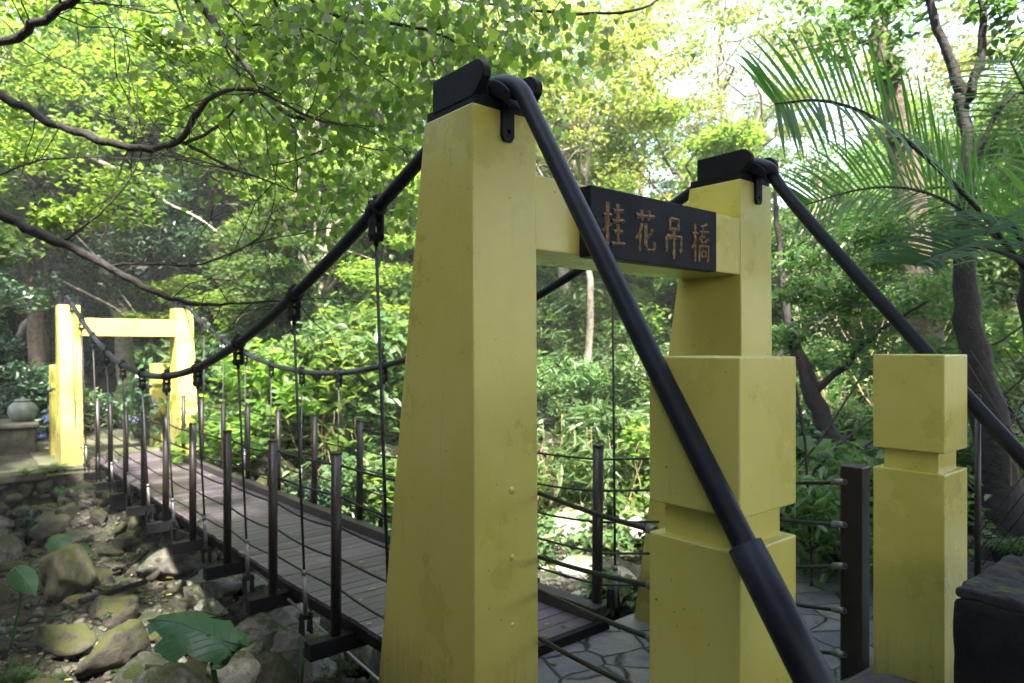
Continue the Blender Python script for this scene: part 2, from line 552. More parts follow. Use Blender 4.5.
def leaves(cen, size, rng, flat=0.6, width=0.55, fold=0.18, droop=0.25, dirs=None):
    """oval pointed leaves folded along the midrib. cen (n,3). returns verts, faces"""
    n = len(cen)
    L = size * rng.uniform(0.65, 1.25, n)[:, None]
    if dirs is None:
        d = rng.normal(size=(n, 3)); d[:, 2] = d[:, 2] * (1 - flat) - droop
    else:
        d = dirs + rng.normal(size=(n, 3)) * 0.25
    d /= np.linalg.norm(d, axis=1)[:, None]
    up = rng.normal(size=(n, 3)) * (1 - flat) + np.array([0, 0, 1.0])
    s = np.cross(d, up); s /= (np.linalg.norm(s, axis=1)[:, None] + 1e-9)
    nn = np.cross(s, d)
    w = L * width * 0.5
    b = cen - d * L * 0.5
    t = cen + d * L * 0.5 - nn * L * 0.08
    r1 = b + d * L * 0.28 + s * w + nn * w * fold * 2
    r2 = b + d * L * 0.68 + s * w * 0.72 + nn * w * fold * 1.2
    l1 = b + d * L * 0.28 - s * w + nn * w * fold * 2
    l2 = b + d * L * 0.68 - s * w * 0.72 + nn * w * fold * 1.2
    V = np.stack([b, r1, r2, t, l2, l1], 1).reshape(-1, 3)
    i = np.arange(n)[:, None] * 6
    Fc = np.concatenate([i + np.array([[0, 1, 2, 3]]), i + np.array([[0, 3, 4, 5]])], 0)
    return V, Fc


def clump_points(rng, centers, radii, n, flat=0.55, shell=0.55):
    """n points in clumps; denser towards the outside of each clump"""
    k = rng.integers(0, len(centers), n)
    d = rng.normal(size=(n, 3)); d /= np.linalg.norm(d, axis=1)[:, None]
    r = (shell + (1 - shell) * rng.random(n)) * np.power(rng.random(n), 0.25)
    p = d * (r * radii[k])[:, None]
    p[:, 2] *= flat
    return centers[k] + p


def wobble(a, b, n, amp, rng, sag=0.0):
    a, b = Vector(a), Vector(b)
    L = (b - a).length
    out = []
    off = Vector((0, 0, 0))
    for i in range(n + 1):
        t = i / n
        if 0 < i < n:
            off = off * 0.6 + Vector(rng.normal(size=3)) * amp * L
        else:
            off = Vector((0, 0, 0)) if i == 0 else off * 0.3
        out.append(a.lerp(b, t) + off + Vector((0, 0, -sag * L * 4 * t * (1 - t))))
    return out


# ------------------------------------------------------------------ terrain
def sstep(a, b, x):
    t = np.clip((x - a) / (b - a), 0, 1)
    return t * t * (3 - 2 * t)


def vnoise(x, y, s, seed=0):
    """cheap smooth noise"""
    return (np.sin(x * s * 1.3 + seed) * np.cos(y * s * 1.1 - seed * 1.7) + 0.5 * np.sin((x * 0.8 + y * 1.9) * s * 1.7 + seed * 2.3)
            + 0.35 * np.sin((x * 2.3 - y * 1.3) * s * 2.1 + seed * 0.7)) / 1.85


def terrain(x, y):
    x = np.asarray(x, float); y = np.asarray(y, float)
    near = 0.28 * sstep(1.75, 1.25, y) + 0.04 * vnoise(x, y, 1.1, 3) * sstep(4.0, 7, x)
    near = near + 0.05 * np.maximum(x - 7, 0) + 0.05 * np.maximum(-x - 2, 0)
    bed = -1.25 + 0.10 * np.maximum(x - 3, 0) + 0.10 * vnoise(x, y, 1.7, 1) + 0.05 * vnoise(x, y, 5, 4)
    far = -0.28 + 0.32 * np.maximum(y - 17.5, 0) + 0.25 * vnoise(x, y, 0.5, 2) * sstep(17, 20, y)
    edge_n = 2.95 + 0.12 * vnoise(x, y, 2.0, 8) * sstep(4.2, 5, np.abs(x - 2.6) + 2.5) + 0.35 * np.maximum(x - 4, 0)
    bed = bed + 0.72 * sstep(9.6, 13.0, y) * sstep(0.9, 1.9, x) * sstep(6.5, 4.5, x)
    k1 = sstep(edge_n, edge_n + 0.7 + 0.25 * np.maximum(x - 4, 0), y)
    z = near * (1 - k1) + bed * k1
    edge_f = 13.25 - 0.0 * x
    k2 = sstep(edge_f - 0.12, edge_f + 0.02, y)
    z = z * (1 - k2) + far * k2
    # hillside on the right beyond the stream
    d = x * SA + y * CA
    r = x * CA - y * SA
    hill = 0.50 * np.maximum(d - 10.5, 0) + 0.4 * vnoise(x, y, 0.6, 5)
    hill = np.minimum(hill, 4.2 + 0.05 * d)
    kk = sstep(4.6, 7.5, x) * sstep(9.5, 13.0, d)
    z = z * (1 - kk) + np.maximum(z, hill - 0.6) * kk
    return z


def axis_coords():
    a = np.concatenate([np.linspace(-90, -22, 14)[:-1], np.linspace(-22, -4, 30)[:-1], np.linspace(-4, 9, 105)[:-1], np.linspace(9, 30, 56)[:-1], np.linspace(30, 110, 16)])
    b = np.concatenate([np.linspace(-90, -14, 14)[:-1], np.linspace(-14, 0, 20)[:-1], np.linspace(0, 14, 150)[:-1], np.linspace(14, 34, 56)[:-1], np.linspace(34, 110, 16)])
    return a, b


def grid_mesh(name, xs, ys, mat, dz=0.0):
    X, Y = np.meshgrid(xs, ys)
    Z = terrain(X, Y) + dz
    V = np.stack([X.ravel(), Y.ravel(), Z.ravel()], 1)
    nx, ny = len(xs), len(ys)
    i = (np.arange(ny - 1)[:, None] * nx + np.arange(nx - 1)[None, :]).ravel()
    Fc = np.stack([i, i + 1, i + 1 + nx, i + nx], 1)
    return np_mesh(name, V, Fc, mat, True)


xs, ys = axis_coords()
tag(link('ground', grid_mesh('ground', xs, ys, M_SOIL)), kind='structure')
tag(link('stone_paving', grid_mesh('stone_paving', np.linspace(1.25, 6.6, 50), np.linspace(-1.5, 2.93, 60), M_FLAG, 0.02)), kind='structure')
tag(link('path', grid_mesh('path', np.linspace(1.3, 4.2, 20), np.linspace(13.3, 17.4, 20), M_CONC, 0.02)), kind='structure')


def H(x, y):
    return float(terrain(x, y))


# ------------------------------------------------------------------ retaining wall under the far gate: cobbles set in mortar
def rock_mesh(name, mat, seed, sub=3, rough=0.22, squash=(1, 0.8, 0.7), facets=0.0):
    bm = bmesh.new()
    bmesh.ops.create_icosphere(bm, subdivisions=sub, radius=1.0)
    rr = random.Random(seed)
    o = Vector((rr.uniform(-50, 50), rr.uniform(-50, 50), rr.uniform(-50, 50)))
    planes = [(Vector((rr.gauss(0, 1), rr.gauss(0, 1), rr.gauss(0, 1))).normalized(), rr.uniform(0.55, 0.85)) for _ in range(9)]
    for v in bm.verts:
        p = v.co.copy()
        d = 1 + rough * mnoise.noise(p * 1.1 + o) * 1.7 + rough * 0.6 * mnoise.noise(p * 3.1 + o) + rough * 0.34 * mnoise.noise(p * 7 + o) + rough * 0.16 * mnoise.noise(p * 15 + o)
        q = p * d
        for n, h in planes:
            e = q.dot(n) - h
            if e > 0:
                q -= n * e * (0.75 + facets)
        v.co = Vector((q.x * squash[0], q.y * squash[1], q.z * squash[2]))
    me = bpy.data.meshes.new(name)
    bm.to_mesh(me); bm.free()
    me.polygons.foreach_set('use_smooth', [True] * len(me.polygons))
    me.materials.append(mat)
    return me


wall = empty('retaining_wall', (2.2, 13.2, -1.2), 'dark mossy cobblestone retaining wall holding up the bank beneath the far yellow gate', 'wall')
mb = MB()
mb.box(-7.0, 7.5, 13.13, 13.35, -1.9, -0.30)
mb.build('mortar_face', M_WALL, wall)
rv = [rock_mesh('cobble_%d' % k, M_WALL, 40 + k, 2, 0.2, (1, 0.7, 0.85)) for k in range(5)]
vs, fs, base = [], [], 0
rw = np.random.default_rng(3)
for zi in range(12):
    x = -6.9 + rw.uniform(0, .2)
    while x < 7.2:
        s = rw.uniform(0.04, 0.17)
        me = rv[int(rw.integers(0, 5))]
        co = np.empty(len(me.vertices) * 3); me.vertices.foreach_get('co', co); co = co.reshape(-1, 3)
        a = rw.uniform(0, 6.28)
        R = np.array([[math.cos(a), 0, -math.sin(a)], [0, 1, 0], [math.sin(a), 0, math.cos(a)]])
        vs.append(co @ R.T * s + np.array([x, 13.12, -1.75 + zi * 0.125 + rw.uniform(-.09, .09)]) + np.array([0, rw.uniform(-.05, .06), 0]))
        fc = np.empty(len(me.polygons) * 3, dtype=np.int32); me.polygons.foreach_get('vertices', fc)
        fs.append(fc.reshape(-1, 3) + base); base += len(co)
        x += s * 1.5 + rw.uniform(0, .06)
o = link('cobbles', np_mesh('cobbles', np.concatenate(vs), np.concatenate(fs), M_WALL, True))
setparent_keep(o, wall)
mb = MB(); mb.box(-7.0, 1.3, 13.05, 13.6, -0.34, -0.22)
mb.build('concrete_ledge', M_CONC, wall, 0.02)

# ------------------------------------------------------------------ the two gates
XL0, XL1, XR0, XR1 = 1.57, 1.90, 3.44, 3.77      # pylon sides
XCL, XCR = 1.735, 3.605


def gate(name, label, yl, sgn, z0, group):
    """yl: y of the vertical land face; sgn +1 when the bridge lies towards +y"""
    g = empty(name, (2.67, yl + 0.2 * sgn, z0), label, 'gate', group)
    H_ = 2.72 if sgn > 0 else 2.78
    zt = z0 + H_
    for (a, b) in ((XL0, XL1), (XR0, XR1)):
        mb = MB()
        yb = lambda z: yl + sgn * (0.34 + 0.43 * (zt - z) / 2.72)
        zb = z0 - 0.35
        y_lo, y_hi = (yl - 0.02, yb(zb)) if sgn > 0 else (yb(zb), yl + 0.02)
        t_lo, t_hi = (yl, yb(zt)) if sgn > 0 else (yb(zt), yl)
        mb.hexa([(a, y_lo, zb), (b, y_lo, zb), (b, y_hi, zb), (a, y_hi, zb), (a, t_lo, zt), (b, t_lo, zt), (b, t_hi, zt), (a, t_hi, zt)])
        py = mb.build('pylon', M_PAINT, g, 0.006)
        if sgn > 0 and a == XL0:
            for zz in (1.20, 0.93, 0.66, 0.40):
                mbb = MB()
                mbb.lathe([(0.001, 0.006), (0.010, 0.005), (0.016, 0.0), (0.016, -0.004)], 12, (0, 0, 0))
                mbb.v = [(XL0 + 0.19 + vx, yl - 0.010 - vz, zz + vy) for vx, vy, vz in mbb.v]
                mbb.build('bolt_head', M_PAINT, py)
    ym0, ym1 = (yl, yl + 0.40) if sgn > 0 else (yl - 0.40, yl)
    ym0 += 0.003; ym1 -= 0.003
    mb = MB(); mb.box(XL1 - 0.01, XR0 + 0.01, ym0, ym1, zt - 0.54, zt - 0.225)
    mb.build('beam', M_PAINT, g, 0.006)
    # saddles
    for xc in (XCL, XCR):
        s = MB()
        y0, y1 = (yl + 0.005, yl + 0.325) if sgn > 0 else (yl - 0.325, yl - 0.005)
        s.box(xc - 0.15, xc + 0.15, y0, y1 + (0.02 if sgn > 0 else 0), zt, zt + 0.045)
        f = sgn
        cheek = [(yl + 0.295 * f, zt + 0.03), (yl + 0.295 * f, zt + 0.165)]
        n = 8
        c = (yl + 0.0 * f, zt + 0.112)
        for k in range(n + 1):
            a = math.pi / 2 + math.pi * 0.62 * k / n
            cheek.append((c[0] + 0.055 * math.cos(a) * f, c[1] + 0.055 * math.sin(a)))
        cheek.append((yl + 0.012 * f, zt + 0.03))
        if f > 0:
            cheek = cheek[::-1]
        for xx in (xc - 0.154, xc + 0.114):
            s.prism(cheek, 'x', xx, xx + 0.04)
        # curved lip that guides the cable down on the land side
        lip = []
        for k in range(11):
            a = math.radians(100 - 66 * k / 10)
            lip.append((yl + (0.10 - 0.235 * math.cos(a)) * f, zt - 0.115 + 0.20 * math.sin(a)))
        for xx, th in ((xc - 0.062, 0.008), (xc + 0.054, 0.008)):
            pl = [(a_, b_ + 0.045) for a_, b_ in lip] + [(a_, b_ - 0.02) for a_, b_ in lip[::-1]]
            s.prism(pl if f > 0 else pl[::-1], 'x', xx, xx + th)
        pl = [(a_, b_ - 0.012) for a_, b_ in lip] + [(a_, b_ - 0.024) for a_, b_ in lip[::-1]]
        s.prism(pl, 'x', xc - 0.056, xc + 0.056)
        s.box(xc - 0.076, xc + 0.076, min(y0, y1) + 0.02, max(y0, y1) - 0.02, zt + 0.046, zt + 0.095)
        sd_ = s.build('saddle', M_BLACK, g, 0.004)
        # hanging lug with a hole
        t = MB()
        w = 0.030
        yy = yl - 0.004 * f
        out = [(-w, 0.0), (-w, -0.135), (-w * 0.6, -0.155), (w * 0.6, -0.155), (w, -0.135), (w, 0.0)]
        hole = [(0.010 * math.cos(a * math.pi / 4), -0.118 + 0.010 * math.sin(a * math.pi / 4)) for a in range(8)]
        bm = bmesh.new()
        vo = [bm.verts.new((xc + a, 0, zt + 0.03 + b)) for a, b in out]
        vh = [bm.verts.new((xc + a, 0, zt + 0.03 + b)) for a, b in hole]
        eo = [bm.edges.new((vo[k], vo[(k + 1) % 6])) for k in range(6)]
        eh = [bm.edges.new((vh[k], vh[(k + 1) % 8])) for k in range(8)]
        bmesh.ops.triangle_fill(bm, edges=eo + eh, use_beauty=True)
        r_ = bmesh.ops.extrude_face_region(bm, geom=bm.faces[:])
        bmesh.ops.translate(bm, verts=[q for q in r_['geom'] if isinstance(q, bmesh.types.BMVert)], vec=(0, -0.016 * f, 0))
        bmesh.ops.translate(bm, verts=bm.verts[:], vec=(0, yy, 0))
        bmesh.ops.recalc_face_normals(bm, faces=bm.faces[:])
        me = bpy.data.meshes.new('lug'); bm.to_mesh(me); bm.free(); me.materials.append(M_BLACK)
        lo = link('lug', me); lo.parent = sd_
    return g


g1 = gate('bridge_gate', 'near yellow painted portal with two tall pylons carrying the dark name board', 2.112, 1, 0.0, None)
g2 = gate('bridge_gate', 'small far yellow portal standing at the other end of the plank bridge', 14.52, -1, -0.28, None)

# ------------------------------------------------------------------ name board 桂花吊橋 in brushed strokes
sign = empty('name_board', (2.63, 2.08, 2.18), 'dark wooden name board with carved gold characters fixed on the near portal beam', 'sign')
mb = MB(); mb.box(2.155, 3.105, 2.045, 2.1125, 2.168, 2.478)
mb.build('board', M_SIGN, sign, 0.004)
G = {
    'gui': [[(.4, 6.6), (3.9, 7.0)], [(2.2, 9.6), (2.2, .3)], [(2.1, 6.2), (1.2, 4.2), (.1, 3.0)], [(2.4, 5.9), (3.6, 4.6)],
            [(4.7, 7.9), (9.0, 8.3)], [(6.8, 9.6), (6.8, 5.9)], [(4.2, 5.7), (9.6, 6.1)], [(4.8, 3.4), (9.0, 3.7)], [(6.8, 5.2), (6.8, .9)], [(4.0, .7), (9.9, 1.0)]],
    'hua': [[(.5, 8.2), (9.5, 8.6)], [(3.2, 9.7), (3.4, 7.2)], [(6.8, 9.8), (6.3, 7.3)], [(3.4, 6.6), (2.2, 4.4), (.4, 2.9)], [(2.4, 4.4), (2.3, .3)],
            [(8.6, 5.6), (7.0, 4.2), (4.8, 3.2)], [(5.2, 6.8), (5.2, 2.0), (6.0, .8), (8.8, .8), (9.5, 1.4), (9.5, 2.8)]],
    'diao': [[(2.9, 9.2), (2.9, 6.4)], [(2.9, 9.1), (7.4, 9.3), (7.2, 6.6)], [(2.9, 6.8), (7.2, 6.9)], [(1.1, 5.0), (1.1, 1.3)], [(1.1, 4.9), (8.9, 5.2), (8.7, 2.0), (7.6, 1.7)], [(5.0, 6.6), (5.0, -.2)]],
    'qiao': [[(.1, 6.9), (3.6, 7.2)], [(1.9, 9.6), (1.9, .2)], [(1.8, 6.4), (1.2, 4.5), (.1, 3.3)], [(2.1, 6.1), (3.3, 4.9)],
             [(8.6, 9.7), (5.0, 8.9)], [(4.0, 7.6), (9.8, 7.9)], [(6.6, 9.2), (5.6, 6.8), (3.8, 5.6)], [(7.0, 7.6), (8.2, 6.4), (9.8, 5.8)],
             [(5.4, 6.5), (5.4, 5.0)], [(5.4, 6.4), (8.2, 6.5), (8.1, 5.1)], [(5.4, 5.1), (8.1, 5.2)],
             [(4.3, 4.2), (4.3, .2)], [(4.3, 4.1), (9.5, 4.3), (9.4, .9), (8.4, .5)], [(5.7, 2.9), (5.7, 1.4)], [(5.7, 2.9), (8.0, 3.0), (7.9, 1.5)], [(5.7, 1.6), (8.0, 1.6)]],
}
rs = random.Random(5)
for gi, key in enumerate(('gui', 'hua', 'diao', 'qiao')):
    mb = MB()
    cw, chh = 0.150, 0.205
    x0 = 2.230 + gi * 0.219
    zc = 2.322 - 0.006 * gi
    for st in G[key]:
        # resample the stroke and lay an elongated lens of varying width along it
        pts = []
        for a, b in zip(st[:-1], st[1:]):
            for k in range(5):
                pts.append((a[0] + (b[0] - a[0]) * k / 5, a[1] + (b[1] - a[1]) * k / 5))
        pts.append(st[-1])
        n = len(pts)
        i0 = len(mb.v)
        wd = 0.0100 if key != 'qiao' else 0.0072
        for k, (u, v) in enumerate(pts):
            t = k / (n - 1)
            w = wd * (0.72 + 0.55 * abs(math.cos(math.pi * t * 1.0)) ** 1.5) * (1.0 if t < 0.93 else 0.65) * rs.uniform(.9, 1.1)
            pa, pb = pts[max(k - 1, 0)], pts[min(k + 1, n - 1)]
            dx, dz = (pb[0] - pa[0]) * cw, (pb[1] - pa[1]) * chh
            l = math.hypot(dx, dz) + 1e-9
            nx, nz = -dz / l, dx / l
            px = x0 + (u / 10 - 0.0) * cw + rs.uniform(-.0007, .0007)
            pz = zc + (v / 10 - 0.5) * chh + rs.uniform(-.0007, .0007)
            mb.v += [(px + nx * w, 2.0435, pz + nz * w), (px, 2.0375, pz), (px - nx * w, 2.0435, pz - nz * w)]
        for k in range(n - 1):
            a = i0 + 3 * k
            mb.f += [(a, a + 1, a + 4, a + 3), (a + 1, a + 2, a + 5, a + 4)]; mb.sm += [False, False]
    mb.build('character', M_GOLD, sign)

# ------------------------------------------------------------------ stone gateposts, painted yellow
def gatepost(x0, y0, w, zg, ztop, label, k=1.0):
    p = empty('gatepost', (x0 + w / 2, y0 + w / 2, zg), label, 'post')
    ins = 0.034
    a = MB(); a.box(x0, x0 + w, y0, y0 + w, ztop - 0.425 * k, ztop); a.build('cap_block', M_PAINT, p, 0.005)
    a = MB(); a.box(x0 + ins, x0 + w - ins, y0 + ins, y0 + w - ins, ztop - 0.53 * k, ztop - 0.42 * k); a.build('neck', M_PAINT, p, 0.003)
    a = MB(); a.box(x0, x0 + w, y0, y0 + w, zg - 0.25, ztop - 0.515 * k); a.build('shaft', M_PAINT, p, 0.005)
    return p


gatepost(1.68, 1.034, 0.312, 0.28, 1.7485, 'square yellow post with notched neck crossed by the slanting black stay cable', 1.05)
gatepost(3.29, 1.05, 0.292, 0.28, 1.742, 'square yellow post with notched neck beside the dark stone block')
gatepost(1.58, 15.25, 0.30, -0.28, 1.42, 'yellow post behind the left pylon of the far portal')
gatepost(3.30, 15.25, 0.30, -0.28, 1.42, 'yellow post seen through the opening of the far portal')

# dark stone block in the lower right corner
blk = empty('stone_block', (2.75, 0.62, 0.28), 'near black stone block with rough slate top in front of the right post', 'stone')
pa = P(958, 590, 2.30); pb = P(1100, 590, 2.1)
bx0, by0 = pa.x, pa.y
m_ = MB()
zt_ = pa.z
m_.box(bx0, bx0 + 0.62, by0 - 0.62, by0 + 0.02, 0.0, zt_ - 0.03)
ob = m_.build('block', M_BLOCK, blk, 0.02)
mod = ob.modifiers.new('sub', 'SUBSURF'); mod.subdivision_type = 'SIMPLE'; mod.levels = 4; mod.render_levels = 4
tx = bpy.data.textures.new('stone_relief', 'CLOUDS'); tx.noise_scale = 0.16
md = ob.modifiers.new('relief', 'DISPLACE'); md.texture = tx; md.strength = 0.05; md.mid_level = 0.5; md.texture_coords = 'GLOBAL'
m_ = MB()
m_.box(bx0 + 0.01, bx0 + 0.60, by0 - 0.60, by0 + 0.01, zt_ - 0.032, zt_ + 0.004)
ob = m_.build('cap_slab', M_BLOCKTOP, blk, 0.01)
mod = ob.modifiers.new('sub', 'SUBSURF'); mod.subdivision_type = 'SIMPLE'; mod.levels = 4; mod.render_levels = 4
tx2 = bpy.data.textures.new('slate_relief', 'CLOUDS'); tx2.noise_scale = 0.07
md = ob.modifiers.new('relief', 'DISPLACE'); md.texture = tx2; md.strength = 0.035; md.mid_level = 0.5; md.texture_coords = 'GLOBAL'

# ------------------------------------------------------------------ suspension bridge
BR = empty('suspension_bridge', (2.6, 8.4, -0.1), 'narrow footbridge of dark planks hung on two black cables between the yellow portals', 'bridge')
PITCH = 1.07
Y0 = 2.98
def dz(y): return 0.05 - 0.020 * (y - 4.0) - 0.0015 * (y - 2.9) * (14 - y)
DX0, DX1 = 2.02, 3.14
# deck boards
mb = MB()
y = 2.92
rb = random.Random(11)
while y < 13.75:
    w = 0.118
    j = rb.uniform(-0.006, 0.006)
    h = rb.uniform(-0.0015, 0.0015)
    mb.hexa([(DX0 + j, y, dz(y) - 0.03), (DX1 + j, y, dz(y) - 0.03), (DX1 + j, y + w, dz(y + w) - 0.03), (DX0 + j, y + w, dz(y + w) - 0.03),
             (DX0 + j, y, dz(y) + h), (DX1 + j, y, dz(y) + h), (DX1 + j, y + w, dz(y + w) + h), (DX0 + j, y + w, dz(y + w) + h)])
    y += w + 0.008
mb.build('deck', M_PLANK, BR)


def runbeam(x0, x1, zo0, zo1, name, mat, ya=2.9, yb=13.8):
    mb = MB()
    n = 12
    for k in range(n):
        a = ya + (yb - ya) * k / n; b = ya + (yb - ya) * (k + 1) / n
        mb.hexa([(x0, a, dz(a) + zo0), (x1, a, dz(a) + zo0), (x1, b, dz(b) + zo0), (x0, b, dz(b) + zo0), (x0, a, dz(a) + zo1), (x1, a, dz(a) + zo1), (x1, b, dz(b) + zo1), (x0, b, dz(b) + zo1)])
    bmx = mb.build(name, mat, BR)
    return bmx


runbeam(DX0 + 0.03, DX0 + 0.10, -0.125, -0.032, 'side_beam', M_BLACK)
runbeam(DX1 - 0.10, DX1 - 0.03, -0.125, -0.032, 'side_beam', M_BLACK)
runbeam(DX1 - 0.045, DX1 + 0.055, 0.003, 0.085, 'curb', M_CURB)
mb = MB(); mb.box(DX0 - 0.02, DX1 + 0.05, 2.865, 2.915, -0.04, dz(2.9) + 0.004); mb.build('end_strip', M_BLACK, BR)

# posts, crossbeams, hangers
RXL, RXR = 1.93, 3.20
cb0 = MB(); cb0.box(1.74, 3.64, -0.045, 0.045, -0.105, 0.0)
me_cb = cb0.mesh('crossbeam', M_BLACK)
pb_ = MB(); pb_.tube([(0, 0, 0), (0, 0, 1.165)], 0.034, 14)
pb_.lathe([(0.034, 1.160), (0.037, 1.162), (0.037, 1.172), (0.0, 1.176)], 14)
me_post = pb_.mesh('rail_post', M_POST)
for k in range(0, 10):
    yk = Y0 + PITCH * k
    zk = dz(yk) - 0.09
    if k > 0:
        c = link('crossbeam', me_cb, BR); c.location = Vector((0, yk, zk)) - BR.location
    tops = 0
    for x in (RXL, RXR):
        pz = zk - 0.01 if k > 0 else -0.02
        o = link('rail_post', me_post, BR); o.location = Vector((x, yk, pz)) - BR.location
        o.rotation_euler = (rb.uniform(-.006, .006), rb.uniform(-.006, .006), 0)

# rail ropes: five per side, sagging a little between posts
for side, x in ((0, RXL), (1, RXR)):
    for h in (1.075, 0.875, 0.675, 0.475, 0.275):
        pts = []
        for k in range(0, 9):
            for q in range(8):
                t = q / 8
                yy = Y0 + PITCH * (k + t)
                sag = 0.020 * 4 * t * (1 - t) * (1 + 0.6 * math.sin(k * 2.3 + h * 9 + side))
                pts.append((x + 0.036 * (1 if side else 1), yy, dz(yy) - 0.09 + h - sag))
        pts.append((x + 0.036, Y0 + PITCH * 9, dz(Y0 + PITCH * 9) - 0.09 + h))
        if side:
            xx = XR0 + 0.1
            pts = [(3.50, 2.60, 0.02 + h * 0.99)] + pts
        else:
            pts = [(XL1 - .06, 2.72, 0.02 + h * 0.99)] + pts
        pts.append((x + (0.25 if side else -0.1), 13.95, dz(13.7) - 0.09 + h))
        mb = MB(); mb.tube(pts, 0.0078, 6); mb.build('rail_rope', M_ROPE, BR)
# small eyebolts where ropes pass the posts
mb_e = MB()
for h in (1.075, 0.875, 0.675, 0.475, 0.275):
    mb_e.tube([(0.02, -0.004, h), (0.052, -0.004, h)], 0.011, 8)
me_eye = mb_e.mesh('rope_clip', M_STEEL)

# main cables: parabola between the saddles, over them, and down to the anchor
def cable_z(y, side):
    if side == 0:
        ys_ = [2.30, 2.75, 3.19, 3.73, 4.32, 5.33, 6.32, 7.41, 8.35, 9.3, 10.4, 11.59, 12.7, 13.86, 14.2]
        zs_ = [2.83, 2.66, 2.48, 2.285, 2.075, 1.775, 1.595, 1.475, 1.455, 1.515, 1.65, 1.875, 2.17, 2.52, 2.62]
    else:
        ys_ = [2.30, 2.80, 3.54, 3.95, 4.8, 5.78, 6.45, 7.65, 8.7, 9.8, 11.6, 12.8, 13.75, 14.2]
        zs_ = [2.86, 2.64, 2.33, 2.185, 1.915, 1.67, 1.555, 1.445, 1.45, 1.52, 1.83, 2.15, 2.47, 2.62]
    return float(np.interp(y, ys_, zs_))


# smooth parabola-like polynomial fitted to the samples
polys = []
for side in (0, 1):
    yy = np.linspace(2.3, 14.2, 60)
    zz = np.array([cable_z(v, side) for v in yy])
    polys.append(np.polyfit(yy, zz, 5))


def cz(y, side): return float(np.polyval(polys[side], y))


def stay(side):
    if side == 0:
        a, b = Vector((XCL, 1.945, 2.745)), Vector((XCL, 0.60, 0.50))
        pts = [a + (b - a) * t for t in np.linspace(0, 1, 8)]
        # matches the photographed line of the cable
        q = [P(528, 104, 1), P(575, 200, 1), P(655, 365, 1), P(745, 545, 1), P(815, 683, 1), P(860, 770, 1)]
    else:
        q = [P(772, 176, 1), P(800, 211, 1), P(860, 279, 1), P(945, 373, 1), P(1024, 459, 1), P(1090, 530, 1)]
    XS = [1.73, 1.71, 1.655, 1.63, 1.62, 1.62] if side == 0 else [XCR + 0.03] * 6
    C0 = Vector((0, 0, EYE))
    out = []
    for p_, X in zip(q, XS):
        d = p_ - C0
        out.append(C0 + d * (X / d.x))
    return out


